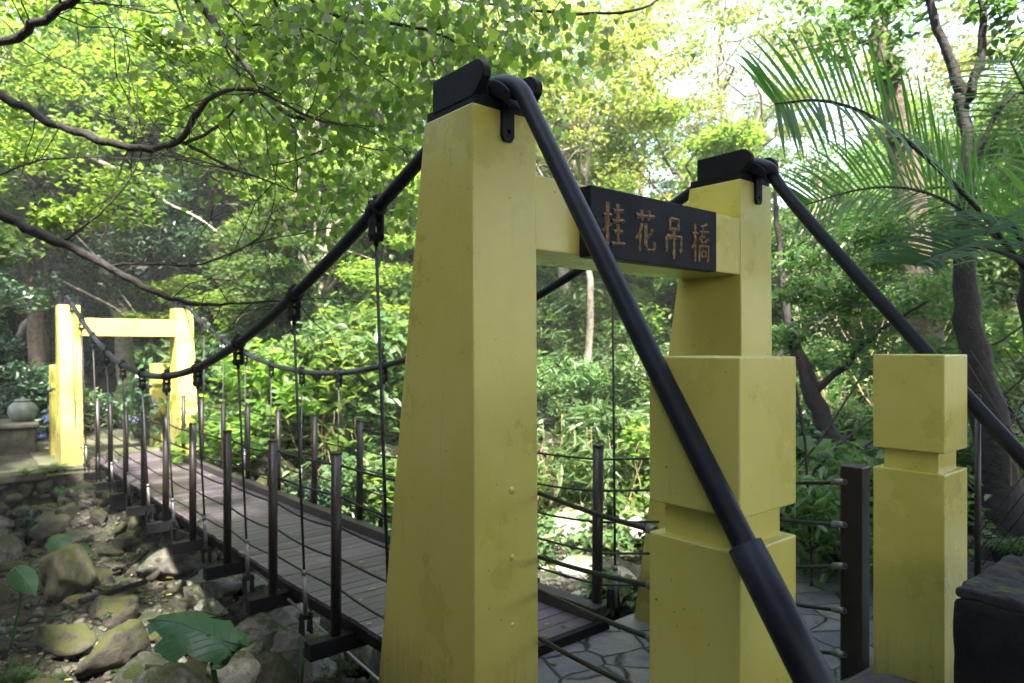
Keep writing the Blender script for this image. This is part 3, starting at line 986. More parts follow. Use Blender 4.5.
for side, X in ((0, XCL), (1, XCR)):
    pts = []
    zt = 2.72
    yl = 2.112
    fp = [(X, v, cz(v, side)) for v in np.linspace(14.15, 2.62, 60)]
    pts += [(X, 14.75, 2.52), (X, 14.58, 2.64), (X, 14.42, 2.66)]
    pts += [p_ for p_ in fp if p_[1] < 14.1]
    pts += [(X, 2.42, zt + 0.085), (X, 2.30, zt + 0.125), (X, 2.16, zt + 0.128), (X, 2.07, zt + 0.098), (X, 2.01, zt + 0.055)]
    st = stay(side)
    pts += [tuple(p_) for p_ in st]
    # extend straight to the ground
    a, b = st[-2], st[-1]
    d = (b - a).normalized()
    zend = 0.2 if side == 0 else 0.25
    L = max(0.1, (b.z - zend) / max(-d.z, .1))
    end = b + d * L
    pts.append(tuple(end))
    # smooth by chaikin
    V_ = [Vector(p_) for p_ in pts]
    for _ in range(2):
        W_ = [V_[0]]
        for u, v in zip(V_[:-1], V_[1:]):
            W_ += [u * 0.75 + v * 0.25, u * 0.25 + v * 0.75]
        W_.append(V_[-1]); V_ = W_
    mb = MB(); mb.tube(V_, 0.0335, 14)
    mc = mb.build('main_cable', M_RUBBER, BR)
    # thicker sleeve over the lower stay
    if side == 0:
        s0 = st[3]; mb = MB()
        dd = (st[4] - st[3]).normalized()
        mb.tube([s0 - dd * 0.004, s0, s0 + dd * 0.30, end], [0.036, 0.0465, 0.0475, 0.0475], 20)
        mb.build('sleeve', M_RUBBER, mc)
    ab = MB(); ab.box(end.x - 0.15, end.x + 0.15, end.y - 0.2, end.y + 0.2, end.z - 0.3, end.z + 0.06)
    if side == 0:
        pass
    # clamps and hangers
    for k in range(0, 11):
        yk = 3.17 + PITCH * k if side == 0 else 3.21 + PITCH * k
        if yk > 13.9: continue
        zc_ = cz(yk, side)
        sl = (cz(yk + .05, side) - cz(yk - .05, side)) / 0.1
        ang = math.atan(sl)
        mb = MB()
        def loc(u, v, w):
            return (X + w, yk + u * math.cos(ang) - v * math.sin(ang), zc_ + u * math.sin(ang) + v * math.cos(ang))
        # band round the cable
        mb.tube([loc(-0.038, 0, 0), loc(0.038, 0, 0)], 0.047, 14)
        for s_ in (-0.028, 0.028):
            mb.tube([loc(s_, 0.03, 0), loc(s_, 0.068, 0)], 0.012, 6)
            mb.tube([loc(s_, 0.055, -0.02), loc(s_, 0.055, 0.02)], 0.010, 6)
        # cheek plates reaching down to the hanger pin
        for w0 in (-0.030, 0.018):
            pl = [(-0.030, -0.03), (0.030, -0.03), (0.024, -0.165), (-0.024, -0.165)]
            i = len(mb.v)
            for w_ in (w0, w0 + 0.012):
                for (u, v) in pl:
                    mb.v.append((X + w_, yk + u, zc_ + v))
            for f in ((3, 2, 1, 0), (4, 5, 6, 7), (0, 1, 5, 4), (1, 2, 6, 5), (2, 3, 7, 6), (3, 0, 4, 7)):
                mb.f.append(tuple(i + q for q in f)); mb.sm.append(False)
        mb.tube([(X - 0.038, yk, zc_ - 0.075), (X + 0.038, yk, zc_ - 0.075)], 0.012, 8)
        mb.tube([(X - 0.040, yk, zc_ - 0.135), (X + 0.040, yk, zc_ - 0.135)], 0.014, 8)
        mb.tube([(X, yk, zc_ - 0.12), (X, yk, zc_ - 0.19)], 0.014, 8)
        mb.build('cable_clamp', M_BLACK, mc)
        zb = dz(yk) - 0.09
        xb = 1.80 if side == 0 else 3.58
        bot = Vector((xb, yk - 0.03, zb + 0.10))
        top = Vector((X, yk, zc_ - 0.19))
        if k == 0:
            bot = Vector((xb, yk - .05, zb - 0.02))
        mb = MB(); mb.tube([top, bot], 0.0085, 8)
        hg = mb.build('hanger', M_ROPE, BR)
        dirv = (top - bot).normalized()
        mb = MB()
        mb.tube([bot + dirv * 0.02, bot + dirv * 0.28], [0.016, 0.014], 10)
        mb.tube([bot + dirv * 0.28, bot + dirv * 0.31], [0.019, 0.012], 10)
        mb.build('turnbuckle', M_STEEL, hg)
        mb = MB()
        for w0 in (-0.034, 0.020):
            pl = [(-0.035, 0.0), (0.035, 0.0), (0.020, 0.13), (-0.020, 0.13)]
            i = len(mb.v)
            for w_ in (w0, w0 + 0.014):
                for (u, v) in pl:
                    mb.v.append((xb + w_, yk - 0.03 + u, zb + v))
            for f in ((3, 2, 1, 0), (4, 5, 6, 7), (0, 1, 5, 4), (1, 2, 6, 5), (2, 3, 7, 6), (3, 0, 4, 7)):
                mb.f.append(tuple(i + q for q in f)); mb.sm.append(False)
        mb.tube([(xb - 0.045, yk - 0.03, zb + 0.10), (xb + 0.045, yk - 0.03, zb + 0.10)], 0.014, 8)
        mb.build('foot_bracket', M_BLACK, hg)

# wind-guy wire under the deck and eyelet
mb = MB()
pts = [P(150, 520, 9.2), P(230, 548, 6.4), P(300, 610, 5.0), P(390, 690, 3.9)]
mb.tube(pts, 0.011, 6)
mb.build('guy_wire', M_STEEL, BR)
mb = MB()
pts = [P(135, 585, 8.0), P(60, 605, 8.3)]
mb.tube([P(145, 582, 8.4), P(80, 602, 7.4)], 0.035, 8)
tag(mb.build('water_pipe', M_BLACK), 'thin black pipe lying across the stones under the bridge', 'pipe')

# ------------------------------------------------------------------ hand ropes and rail post beside the near posts
hr = empty('hand_rail', (1.75, 1.6, 0.28), 'short rail of black ropes strung between the near pylon and its yellow post', 'railing')
for (za, zb_) in ((1.165, 1.20), (0.90, 1.026), (0.76, 0.859), (0.56, 0.68)):
    mb = MB()
    a = Vector((1.916, 2.095, za)); b = Vector((1.72, 1.352, zb_))
    pts = [a.lerp(b, t) - Vector((0, 0, 0.008 * 4 * t * (1 - t))) for t in np.linspace(0, 1, 10)]
    pts = [Vector((1.913, 2.32, za - .01))] + pts
    mb.tube(pts, 0.0095, 8)
    rp = mb.build('rope', M_ROPE, hr)
    mb = MB(); mb.tube([b, b + (a - b).normalized() * 0.035], 0.015, 10); mb.build('ferrule', M_STEEL, rp)
hr2 = empty('hand_rail', (3.5, 1.6, 0.2), 'rail of black ropes ending at a thick dark post beside the right yellow post', 'railing')
pp = onp = P(855, 465, 3.38)
mb = MB(); mb.box(pp.x - 0.052, pp.x + 0.052, pp.y - 0.052, pp.y + 0.052, 0.0, pp.z)
mb.build('rail_post', M_POST, hr2, 0.01)
for (ya_, yb_) in ((482, 482), (518, 525), (566, 566), (600, 611), (643, 655)):
    a = P(770, ya_, 3.85); b = P(845, yb_, 3.34)
    a = a + (a - b) * 0.25
    mb = MB(); pts = [a.lerp(b, t) - Vector((0, 0, 0.006 * 4 * t * (1 - t))) for t in np.linspace(0, 1, 8)]
    mb.tube(pts, 0.0095, 8); rp = mb.build('rope', M_ROPE, hr2)
    mb = MB(); mb.tube([b, b + (a - b).normalized() * 0.075], 0.016, 10); mb.build('ferrule', M_STEEL, rp)

# ------------------------------------------------------------------ things on the far bank, left
wl = empty('low_wall', (0.2, 16.4, -0.28), 'low grey masonry wall at the left edge behind the far portal', 'wall')
mb = MB(); mb.box(-6.0, 1.42, 15.9, 17.2, -0.4, 0.22); mb.build('masonry', M_WALL, wl, 0.03)
mb = MB(); mb.box(-6.05, 1.46, 15.85, 17.25, 0.223, 0.30); mb.build('coping', M_CONC, wl, 0.02)
jar = empty('stone_jar', (1.24, 16.45, 0.30), 'round whitish jar with small lid standing on the low wall', 'jar')
jar.scale = (0.70, 0.70, 0.68)
M_JAR = mat_simple('glazed_jar', (0.13, 0.15, 0.14), 0.4, 0, 0.3, 5, 0.2)
mb = MB()
mb.lathe([(0.0, 0.0), (0.20, 0.0), (0.29, 0.10), (0.35, 0.27), (0.33, 0.43), (0.24, 0.54), (0.17, 0.57), (0.19, 0.59), (0.20, 0.60)], 28)
mb.build('body', M_JAR, jar, world=False)
mb = MB(); mb.lathe([(0.21, 0.595), (0.215, 0.615), (0.12, 0.65), (0.04, 0.665), (0.045, 0.70), (0.0, 0.715)], 24)
mb.build('lid', M_JAR, jar, world=False)
vp = empty('pipe_valve', (1.30, 14.9, -0.1), 'silver pipe fitting with a blue valve beside the left pylon of the far portal', 'valve')
M_STEELD = mat_simple('dull_grey_metal', (0.14, 0.15, 0.17), 0.5, 0.4)
M_BLUE = mat_simple('blue_enamel', (0.03, 0.045, 0.12), 0.4, 0, 0.3, 10)
c = P(40, 421, 14.6)
mb = MB()
mb.tube([c + Vector((-.25, 0, 0)), c + Vector((.32, 0, 0.02))], 0.035, 10)
mb.tube([c, c + Vector((0, 0, -.55))], 0.04, 10)
mb.tube([c + Vector((-.22, 0, 0)), c + Vector((-.22, 0, -.5))], 0.03, 10)
mb.tube([c + Vector((.1, 0, 0)), c + Vector((0.16, 0, .34))], 0.022, 8)
mb.build('pipe', M_STEELD, vp)
mb = MB()
mb.tube([c + Vector((.10, -.07, .05)), c + Vector((.10, .07, .05))], 0.07, 14)
mb.build('valve_body', M_BLUE, vp)
mb = MB()
mb.tube([c + Vector((-.1, -.06, -.33)), c + Vector((0.1, -.06, -.33))], 0.075, 14)
mb.build('coupling', M_BLUE, vp)

# ------------------------------------------------------------------ rocks
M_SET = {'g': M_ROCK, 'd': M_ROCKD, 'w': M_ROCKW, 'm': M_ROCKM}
rock_me = {}
for key, m in M_SET.items():
    for k in range(3):
        rock_me[(key, k)] = rock_mesh('rock', m, ord(key) * 10 + k, 4, 0.30)


def rock(key, k, loc, s, rz, label, group=None, cat='rock', tilt=0.2, sc=(1, 1, 1)):
    o = link('boulder' if s > 0.3 else 'rock', rock_me[(key, k)])
    o.location = loc; o.scale = (s * sc[0], s * sc[1], s * sc[2])
    o.rotation_euler = (rb.uniform(-tilt, tilt), rb.uniform(-tilt, tilt), rz)
    tag(o, label, cat, group)
    return o


def ground_hit(x, y, z0=-1.2, it=12):
    """where the line of sight through a pixel meets the ground"""
    C0 = Vector((0, 0, EYE)); d = P(x, y, 1.0) - C0
    t = 1.0
    last = t
    for _ in range(900):
        q = C0 + d * t
        if q.z < H(q.x, q.y):
            return q, t
        t += 0.03
    return C0 + d * t, t


def px_rock(key, k, x, y, wpx, label, rz=0.0, sc=(1, 1, 1), up=0.3, tilt=0.2):
    q, t = ground_hit(x, y + wpx * 0.3)
    s = wpx / F_PX * t * 0.5
    return rock(key, k, (q.x, q.y, H(q.x, q.y) + s * up), s, rz, label, None, tilt=tilt, sc=sc)


px_rock('m', 0, 66, 572, 66, 'mossy yellow-green boulder shaped like a hunched lump, left of the bridge', 0.8, (1, 1, 1.45), 0.6)
px_rock('g', 1, 172, 560, 66, 'smooth brown-grey boulder beneath the crossbeams of the bridge', 0.3, (1.1, 1, 1.0), 0.5)
px_rock('w', 0, 287, 622, 62, 'large pale angular boulder in front of the bridge crossbeams', 0.2, (1.1, 1, 1.1), 0.35)
px_rock('w', 1, 318, 664, 64, 'pale flat stone at the bottom edge beside the near pylon', 1.2, (1.1, .9, .8))
px_rock('w', 2, 232, 666, 74, 'pale lichen-spotted boulder behind the torn taro leaf', 2.0, (1.1, 1, 1), 0.3)
px_rock('g', 2, 300, 600, 34, 'small round grey stone under the nearest bridge hanger', 2.0)
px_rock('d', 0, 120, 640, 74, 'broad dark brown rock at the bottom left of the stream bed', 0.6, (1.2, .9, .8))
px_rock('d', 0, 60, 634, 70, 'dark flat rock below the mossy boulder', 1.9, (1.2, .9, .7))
px_rock('m', 1, 78, 598, 26, 'small ochre stone just below the mossy boulder', 0.2)
px_rock('g', 2, 190, 610, 40, 'grey stone touched by the torn edge of the big taro leaf', 1.1)
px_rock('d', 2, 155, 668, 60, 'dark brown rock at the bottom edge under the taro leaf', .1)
px_rock('g', 0, 205, 640, 40, 'rounded beige stone behind the taro leaf stem', 1.1)
px_rock('w', 0, 210, 606, 34, 'pinkish pale stone between the taro leaf and the bridge', 2.6)
px_rock('g', 1, 360, 655, 46, 'pale stone half hidden by the foot of the near pylon', 2.6)
px_rock('w', 1, 622, 582, 44, 'pale rock standing behind the last rail post of the deck', 0.5, (1, 1, 1.1), 0.5)
px_rock('w', 2, 572, 510, 70, 'wide pale boulder on the stream bank seen through the portal', 0.9, (1.3, 1, .6), 0.2)
px_rock('w', 1, 640, 515, 60, 'pale boulder beyond the ropes next to the near yellow post', 0.9, (1.2, 1, .6), 0.2)
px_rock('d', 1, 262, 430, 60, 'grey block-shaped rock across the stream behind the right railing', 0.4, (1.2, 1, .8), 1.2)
px_rock('m', 2, 400, 470, 50, 'brown rock overhung by leaves behind the right railing', 0.4, (1.2, 1, .8), 0.5)

def zone(x, y):
    d = x * SA + y * CA
    px = CX + F_PX * (x * CA - y * SA) / d
    a = ('at the left edge' if px < 60 else 'by the far portal' if px < 200 else 'by the far bridge half' if px < 300 else 'by the near bridge half' if px < 400
         else 'by the near pylon' if px < 540 else 'through the portal opening' if px < 650 else 'behind the near post' if px < 790 else 'between the posts' if px < 870
         else 'behind the right post' if px < 970 else 'at the right edge')
    b = 'close' if d < 8 else 'near' if d < 11 else 'low' if d < 14 else 'halfway up' if d < 17 else 'high up'
    return b + ' ' + a


rk = np.random.default_rng(21)
cnt = 0
tries = 0
while cnt < 200 and tries < 5000:
    tries += 1
    x = rk.uniform(-3.5, 8.5); y = rk.uniform(3.6, 13.0)
    d = x * SA + y * CA; r = x * CA - y * SA
    if d < 2 or abs(r / d) > 0.85: continue
    s = rk.uniform(0.06, 0.16) if rk.random() < 0.72 else rk.uniform(0.16, 0.34)
    px = CX + F_PX * r / d
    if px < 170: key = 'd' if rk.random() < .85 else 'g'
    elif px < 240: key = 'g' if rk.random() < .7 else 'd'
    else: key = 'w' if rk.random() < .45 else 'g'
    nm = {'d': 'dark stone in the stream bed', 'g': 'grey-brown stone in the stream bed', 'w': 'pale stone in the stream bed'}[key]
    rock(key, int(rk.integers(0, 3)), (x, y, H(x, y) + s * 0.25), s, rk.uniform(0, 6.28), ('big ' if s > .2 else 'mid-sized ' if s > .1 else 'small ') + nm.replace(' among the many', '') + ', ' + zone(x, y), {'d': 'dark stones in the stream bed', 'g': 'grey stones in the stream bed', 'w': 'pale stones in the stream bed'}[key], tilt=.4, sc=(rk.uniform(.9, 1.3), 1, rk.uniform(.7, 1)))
    cnt += 1

for i in range(34):      # bank of larger boulders piled up towards the deck
    x = rk.uniform(0.9, 3.6); y = rk.uniform(4.6, 9.5)
    px = CX + F_PX * (x * CA - y * SA) / (x * SA + y * CA)
    if px < 150: continue
    s = rk.uniform(0.17, 0.36)
    key = 'w' if rk.random() < .6 else 'g'
    rock(key, int(rk.integers(0, 3)), (x, y, H(x, y) + s * rk.uniform(.25, .9)), s, rk.uniform(0, 6.28), ('pale' if key == 'w' else 'grey') + ' rugged boulder piled under the deck, ' + zone(x, y), 'rugged boulders piled under the deck', tilt=.6, sc=(rk.uniform(.9, 1.3), 1, rk.uniform(.75, 1.1)))
for i in range(80):      # rough slope of stones running down from the wall
    x = rk.uniform(1.2, 4.2); y = rk.uniform(9.6, 13.0)
    s = rk.uniform(0.09, 0.26)
    rise = rk.uniform(0, .12)
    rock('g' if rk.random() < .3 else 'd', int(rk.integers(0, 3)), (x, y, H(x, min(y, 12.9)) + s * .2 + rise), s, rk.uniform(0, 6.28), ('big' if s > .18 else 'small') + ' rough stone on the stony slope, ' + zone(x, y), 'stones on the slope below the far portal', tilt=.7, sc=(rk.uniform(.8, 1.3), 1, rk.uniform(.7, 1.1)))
for i in range(60):      # rubble heaped against the foot of the retaining wall
    x = rk.uniform(0.6, 6.0); y = rk.uniform(11.6, 13.0)
    s = rk.uniform(0.10, 0.30)
    rise = (y - 11.6) / 1.4 * rk.uniform(.0, .3)
    rock('g' if rk.random() < .55 else 'd', int(rk.integers(0, 3)), (x, y, H(x, min(y, 12.9)) + s * .3 + rise), s, rk.uniform(0, 6.28), ('big' if s > .2 else 'small') + ' dark rubble stone heaped against the retaining wall, ' + zone(x, y), 'rubble heaped against the retaining wall', tilt=.6)

# gravel between the stones: uncountable
vs, fs, base = [], [], 0
me = rock_mesh('pebble_source', M_ROCK, 77, 1, 0.2)
co = np.empty(len(me.vertices) * 3); me.vertices.foreach_get('co', co); co = co.reshape(-1, 3)
fc0 = np.empty(len(me.polygons) * 3, dtype=np.int32); me.polygons.foreach_get('vertices', fc0); fc0 = fc0.reshape(-1, 3)
n = 0
while n < 9000:
    x = rk.uniform(-1, 7); y = rk.uniform(3.5, 13.0)
    s = rk.uniform(0.015, 0.05) * (1.0 if rk.random() < .8 else 1.6)
    a = rk.uniform(0, 6.28)
    R = np.array([[math.cos(a), -math.sin(a), 0], [math.sin(a), math.cos(a), 0], [0, 0, 1]])
    vs.append(co @ R.T * s * rk.uniform(.7, 1.3, 3) + np.array([x, y, H(x, y) + s * .2]))
    fs.append(fc0 + base); base += len(co); n += 1
tag(link('gravel', np_mesh('gravel', np.concatenate(vs), np.concatenate(fs), M_ROCK, True)), 'loose gravel and small stones between the boulders of the stream bed', 'gravel', kind='stuff')


# ------------------------------------------------------------------ vegetation prototypes
def crown_mesh(name, mat, seed, R=2.2, Hh=2.0, nclump=26, nleaf=9000, size=0.13, cr=(0.45, 0.9), flat=0.6, **kw):
    rng = np.random.default_rng(seed)
    d = rng.normal(size=(nclump, 3)); d /= np.linalg.norm(d, axis=1)[:, None]
    rr = np.power(rng.random(nclump), 0.4)
    c = d * rr[:, None] * np.array([R, R, Hh])
    rad = rng.uniform(cr[0], cr[1], nclump) * R / 2.2
    p = clump_points(rng, c, rad, nleaf, flat)
    V, Fc = leaves(p, size, rng, **kw)
    me = np_mesh(name, V, Fc, mat)
    return me, c, rad


def trunk_mesh(name, mat, seed, Hc, centers, r0=0.12, lean=(0, 0), limbs=9):
    """trunk from origin up into a crown centred at height Hc with limbs to clump centres"""
    rng = np.random.default_rng(seed)
    mb = MB()
    top = Vector((lean[0], lean[1], Hc))
    tr = wobble((0, 0, -0.3), top, 9, 0.018, rng)
    mb.tube(tr, [r0 * (1.25 - 0.75 * i / 9) for i in range(10)], 10)
    idx = rng.permutation(len(centers))[:limbs]
    for j in idx:
        c = Vector(centers[j]) + top
        s = tr[int(rng.integers(5, 9))]
        b = wobble(s, c, 6, 0.05, rng, 0.03)
        mb.tube(b, [r0 * 0.42 * (1 - 0.8 * i / 6) + 0.006 for i in range(7)], 7)
        for q in range(3):
            e = c + Vector(rng.normal(size=3)) * 0.55
            mb.tube(wobble(b[4], e, 4, 0.06, rng), [r0 * 0.14 + .004, r0 * .1 + .003, r0 * .08 + .002, .004, .002], 5)
    return mb.mesh(name, mat)


PROTO = {}
def proto(key, lm, tm, seed, R, Hh, Hc, r0, n, size, **kw):
    lean = kw.pop('lean', (0, 0)); limbs = kw.pop('limbs', 9)
    me, c, rad = crown_mesh('crown', lm, seed, R, Hh, nleaf=n, size=size, **kw)
    tme = trunk_mesh('trunk', tm, seed + 1, Hc, c, r0, lean, limbs)
    PROTO[key] = (me, tme, Hc, lean)


proto('bright1', L_BRIGHT, M_BARK, 1, 2.4, 1.9, 4.4, 0.12, 9000, 0.125, flat=0.5)
proto('bright2', L_BRIGHT, M_BARKP, 2, 2.7, 2.2, 5.0, 0.13, 10000, 0.135, flat=0.5, lean=(0.6, 0.2))
proto('yellow', L_YEL, M_BARKP, 3, 2.4, 1.9, 4.8, 0.11, 7500, 0.11, flat=0.5)
proto('mid', L_MID, M_BARK, 4, 2.6, 2.2, 4.2, 0.14, 9500, 0.14, flat=0.6)
proto('mid2', L_MID, M_BARKP, 5, 2.2, 2.4, 4.6, 0.10, 8000, 0.12, flat=0.5, lean=(-.5, .3))
proto('dark', L_DARK, M_BARKP, 6, 2.4, 2.0, 4.0, 0.12, 9000, 0.13, flat=0.5)
proto('sparse', L_YEL, M_BARKP, 8, 2.8, 2.2, 5.4, 0.07, 4200, 0.11, flat=0.5, cr=(0.35, 0.7))


proto('canopy', L_MID, M_BARK, 11, 2.7, 1.5, 4.8, 0.16, 20000, 0.20, flat=0.5, cr=(.6, 1.1))


def tree(key, x, y, s, rz, label, group=None, z=None, sz=None, name='tree'):
    me, tme, Hc, lean = PROTO[key]
    z = H(x, y) if z is None else z
    t = empty(name, (x, y, z), label, 'tree', group)
    t.rotation_euler = (0, 0, rz); t.scale = (s, s, sz or s)
    c = link('crown', me, t); c.location = (lean[0], lean[1], Hc)
    link('trunk', tme, t)
    return t


def bush_mesh(name, mat, seed, n=2200, size=0.10, R=0.8, Hh=0.7, **kw):
    rng = np.random.default_rng(seed)
    k = 14
    c = np.stack([rng.normal(0, R * 0.45, k), rng.normal(0, R * 0.45, k), rng.uniform(0.1, Hh * 1.3, k)], 1)
    p = clump_points(rng, c, rng.uniform(0.25, 0.45, k) * R / 0.8, n, 0.8)
    p[:, 2] = np.abs(p[:, 2])
    V, Fc = leaves(p, size, rng, **kw)
    me = np_mesh(name, V, Fc, mat)
    mb = MB()
    for j in range(k):
        mb.tube(wobble((rng.normal() * .05, rng.normal() * .05, -0.1), c[j], 5, 0.05, rng), [.016, .013, .011, .009, .006, .003], 5)
    return me, mb.mesh('stems', M_BARKD)


BUSH = {
    'mid': bush_mesh('foliage', L_MID, 21), 'fern': bush_mesh('foliage', L_FERN, 22, 1900, 0.13, width=0.35),
    'dark': bush_mesh('foliage', L_DARK, 23, 2000, 0.11), 'bright': bush_mesh('foliage', L_BRIGHT, 24, 2000, 0.11),
    'blade': None,
}


def blade_mesh(name, mat, seed, n=90, L=0.9, w=0.03, arch=0.7, seg=6):
    """arching strap leaves from one root"""
    rng = np.random.default_rng(seed)
    V, Fc = [], []
    for j in range(n):
        a = rng.uniform(0, 2 * math.pi); l = L * rng.uniform(.5, 1.15); ar = arch * rng.uniform(.5, 1.3)
        el = rng.uniform(0.7, 1.4)
        hd = np.array([math.cos(a), math.sin(a), 0]); sd = np.array([-math.sin(a), math.cos(a), 0])
        p = np.array([rng.normal() * .05, rng.normal() * .05, 0.0])
        i0 = len(V)
        for k in range(seg + 1):
            t = k / seg
            e = el - ar * 2.0 * t
            ww = w * (0.5 + 1.2 * math.sin(math.pi * min(1, t * 0.9 + .1))) * (1 - t ** 3)
            V += [p + sd * ww, p - sd * ww]
            p = p + (hd * math.cos(e) + np.array([0, 0, math.sin(e)])) * l / seg
        for k in range(seg):
            b = i0 + 2 * k
            Fc.append((b, b + 1, b + 3, b + 2))
    return np_mesh(name, np.array(V), np.array(Fc), mat)


def fern_mesh(name, mat, seed, nf=11, L=0.8, pin=22, lw=0.03, arch=0.9, up=1.1, hang=0.0, spread=2 * math.pi, pl=0.24):
    """fronds with two rows of narrow leaflets along an arching rachis; returns leaflets mesh, rachis mesh"""
    rng = np.random.default_rng(seed)
    V, Fc = [], []
    mb = MB()
    for j in range(nf):
        a = spread * j / nf + rng.uniform(-.2, .2); l = L * rng.uniform(.75, 1.15)
        el = up * rng.uniform(.75, 1.15)
        hd = np.array([math.cos(a), math.sin(a), 0]); sd = np.array([-math.sin(a), math.cos(a), 0])
        p = np.zeros(3); path = [p.copy()]; dirs = []
        for k in range(pin):
            t = k / pin
            e = el - arch * 1.6 * t
            d = hd * math.cos(e) + np.array([0, 0, math.sin(e)])
            p = p + d * l / pin; path.append(p.copy()); dirs.append(d)
        mb.tube(path, [0.012 * L * (1 - 0.8 * k / pin) + .001 for k in range(pin + 1)], 5)
        for k in range(3, pin):
            t = k / pin
            ll = pl * l * (math.sin(math.pi * (0.12 + 0.86 * t)) ** 0.7)
            for sg in (-1, 1):
                d = sd * sg * 0.86 + dirs[k] * 0.5 + np.array([0, 0, -0.18 - hang + rng.normal() * .06])
                d /= np.linalg.norm(d)
                b = path[k]; m1 = b + d * ll * 0.4; t_ = b + d * ll + np.array([0, 0, -0.16 * ll])
                wv = dirs[k] * lw * L * 0.5
                i0 = len(V)
                V += [b + wv * .5, m1 + wv, t_, m1 - wv]
                Fc.append((i0, i0 + 1, i0 + 2, i0 + 3))
    return np_mesh(name, np.array(V), np.array(Fc), mat), mb.mesh('rachis', M_BARKD)


BUSH['bigleaf'] = bush_mesh('foliage', L_MID, 26, 420, 0.30, width=0.6)
BUSH['long'] = bush_mesh('foliage', L_FERN, 27, 900, 0.30, width=0.16, flat=0.3)


def twig_mesh(seed):
    rng = np.random.default_rng(seed)
    mb = MB()
    for j in range(34):
        a = rng.normal(size=3) * .35; a[2] = 0
        b = a + np.array([rng.normal() * .45, rng.normal() * .45, rng.uniform(.6, 2.0)])
        mb.tube(wobble(tuple(a), tuple(b), 5, .05, rng), [.012, .010, .008, .007, .005, .003], 4)
    return mb.mesh('stems', M_DEAD)


BUSH['twigs'] = (twig_mesh(5), None)
BUSH['blade'] = (blade_mesh('foliage', L_FERN, 31), None)
BUSH['bladedead'] = (blade_mesh('foliage', L_YEL, 32, 60, 0.8, .02, 1.0), None)
BUSH['frond'] = fern_mesh('foliage', L_FERN, 33)
BUSH['frond2'] = fern_mesh('foliage', L_MID, 34, 13, 0.9, 20)


def bush(key, x, y, s, rz, label, group=None, z=None, cat='shrub', name='shrub'):
    fm, sm = BUSH[key]
    z = H(x, y) if z is None else z
    t = empty(name, (x, y, z), label, cat, group)
    t.rotation_euler = (0, 0, rz); t.scale = (s, s, s)
    link('foliage', fm, t)
    if sm: link('stems', sm, t)
    return t


def W(px, d):
    """x, y on the ground plan at pixel column px, depth d"""
    q = P(px, 346, d); return q.x, q.y


# ------------------------------------------------------------------ background forest
rt = np.random.default_rng(99)
TREES = [
    # key, pixel column, depth, scale, label
    ('dark', -60, 17, 1.25, 'dark glossy tree at the far left behind the jar'),
    ('dark', 60, 19, 1.3, 'dark glossy tree directly behind the left pylon of the far portal'),
    ('dark', 150, 20.5, 1.35, 'dark tree closing the view through the far portal'),
    ('mid', 215, 19, 1.35, 'bushy green tree to the right of the far portal'),
    ('mid2', -120, 13, 1.3, 'tall loose tree leaning in at the left frame edge'),
    ('bright1', 20, 15.5, 1.45, 'light green tree above the low wall at the left'),
    ('bright2', 120, 17, 1.55, 'tall light green tree rising over the far portal'),
    ('bright1', 240, 18, 1.5, 'light green tree right of the far portal, tallest of the left bank'),
    ('bright2', 330, 18, 1.5, 'light green tree above the middle of the bridge'),
    ('mid2', 300, 14.5, 1.05, 'slender tree rising behind the right railing of the bridge'),
    ('bright1', 400, 17, 1.25, 'light green tree just left of the near pylon top'),
    ('yellow', 560, 15, 1.15, 'yellow-green tree seen between the two near pylons'),
    ('yellow', 480, 19, 1.25, 'yellow-green tree beyond the near pylon'),
    ('sparse', 640, 18, 1.2, 'thin yellowing tree with sky showing through over the name board'),
    ('bright1', 690, 14.5, 0.92, 'light green tree behind the right saddle of the near portal'),
    ('mid', 600, 19.5, 1.05, 'broad green tree on the slope above the portal beam'),
    ('sparse', 590, 13.5, 0.98, 'thin pale tree whose top fills the sky above the portal beam'),
    ('sparse', 720, 22, 1.35, 'tall thin tree far up the slope over the right saddle'),
    ('sparse', 870, 20, 1.15, 'tall thin tree far up the slope behind the palm'),
    ('sparse', 760, 17, 1.0, 'thin tree under the white sky right of the portal'),
    ('mid2', 770, 11.5, 0.72, 'small slender tree right beside the right pylon'),
    ('mid', 850, 14, 0.75, 'green tree behind the palm frond'),
    ('bright2', 930, 16, 0.80, 'light green tree low behind the palm'),
    ('mid', 1040, 11, 0.95, 'green tree at the right frame edge'),
    ('sparse', 1010, 15, 1.05, 'thin tree at the right under open sky'),
    ('mid', 1110, 14, 1.2, 'tall green tree beyond the right frame edge'),
]
for (key, px, d, s, lab) in TREES:
    x, y = W(px, d)
    tree(key, x, y, s, rt.uniform(0, 6.28), lab)
# second row: a dense wood high on the slopes
k = 0
for row, (d, nn) in enumerate(((24, 11), (30, 10))):
    for i in range(nn):
        px = -120 + (1250) * (i + 0.5 * (row % 2) + rt.uniform(-.2, .2)) / nn
        if 540 < px < 1024 and d > 20:
            s = 0.8 if d < 28 else 0.8
        else:
            s = 1.6
        x, y = W(px, d + rt.uniform(-1, 1))
        key = ['bright1', 'mid', 'bright2', 'mid2', 'dark'][int(rt.integers(0, 5))]
        side = 'left' if px < 540 else 'right'
        tree(key, x, y, s, rt.uniform(0, 6.28), 'indistinct green tree in the far wood, %s %s' % ('second to last row' if row == 0 else 'last row', zone(x, y).replace('high up ', '')), 'far wood trees on the %s slope' % side)
        k += 1

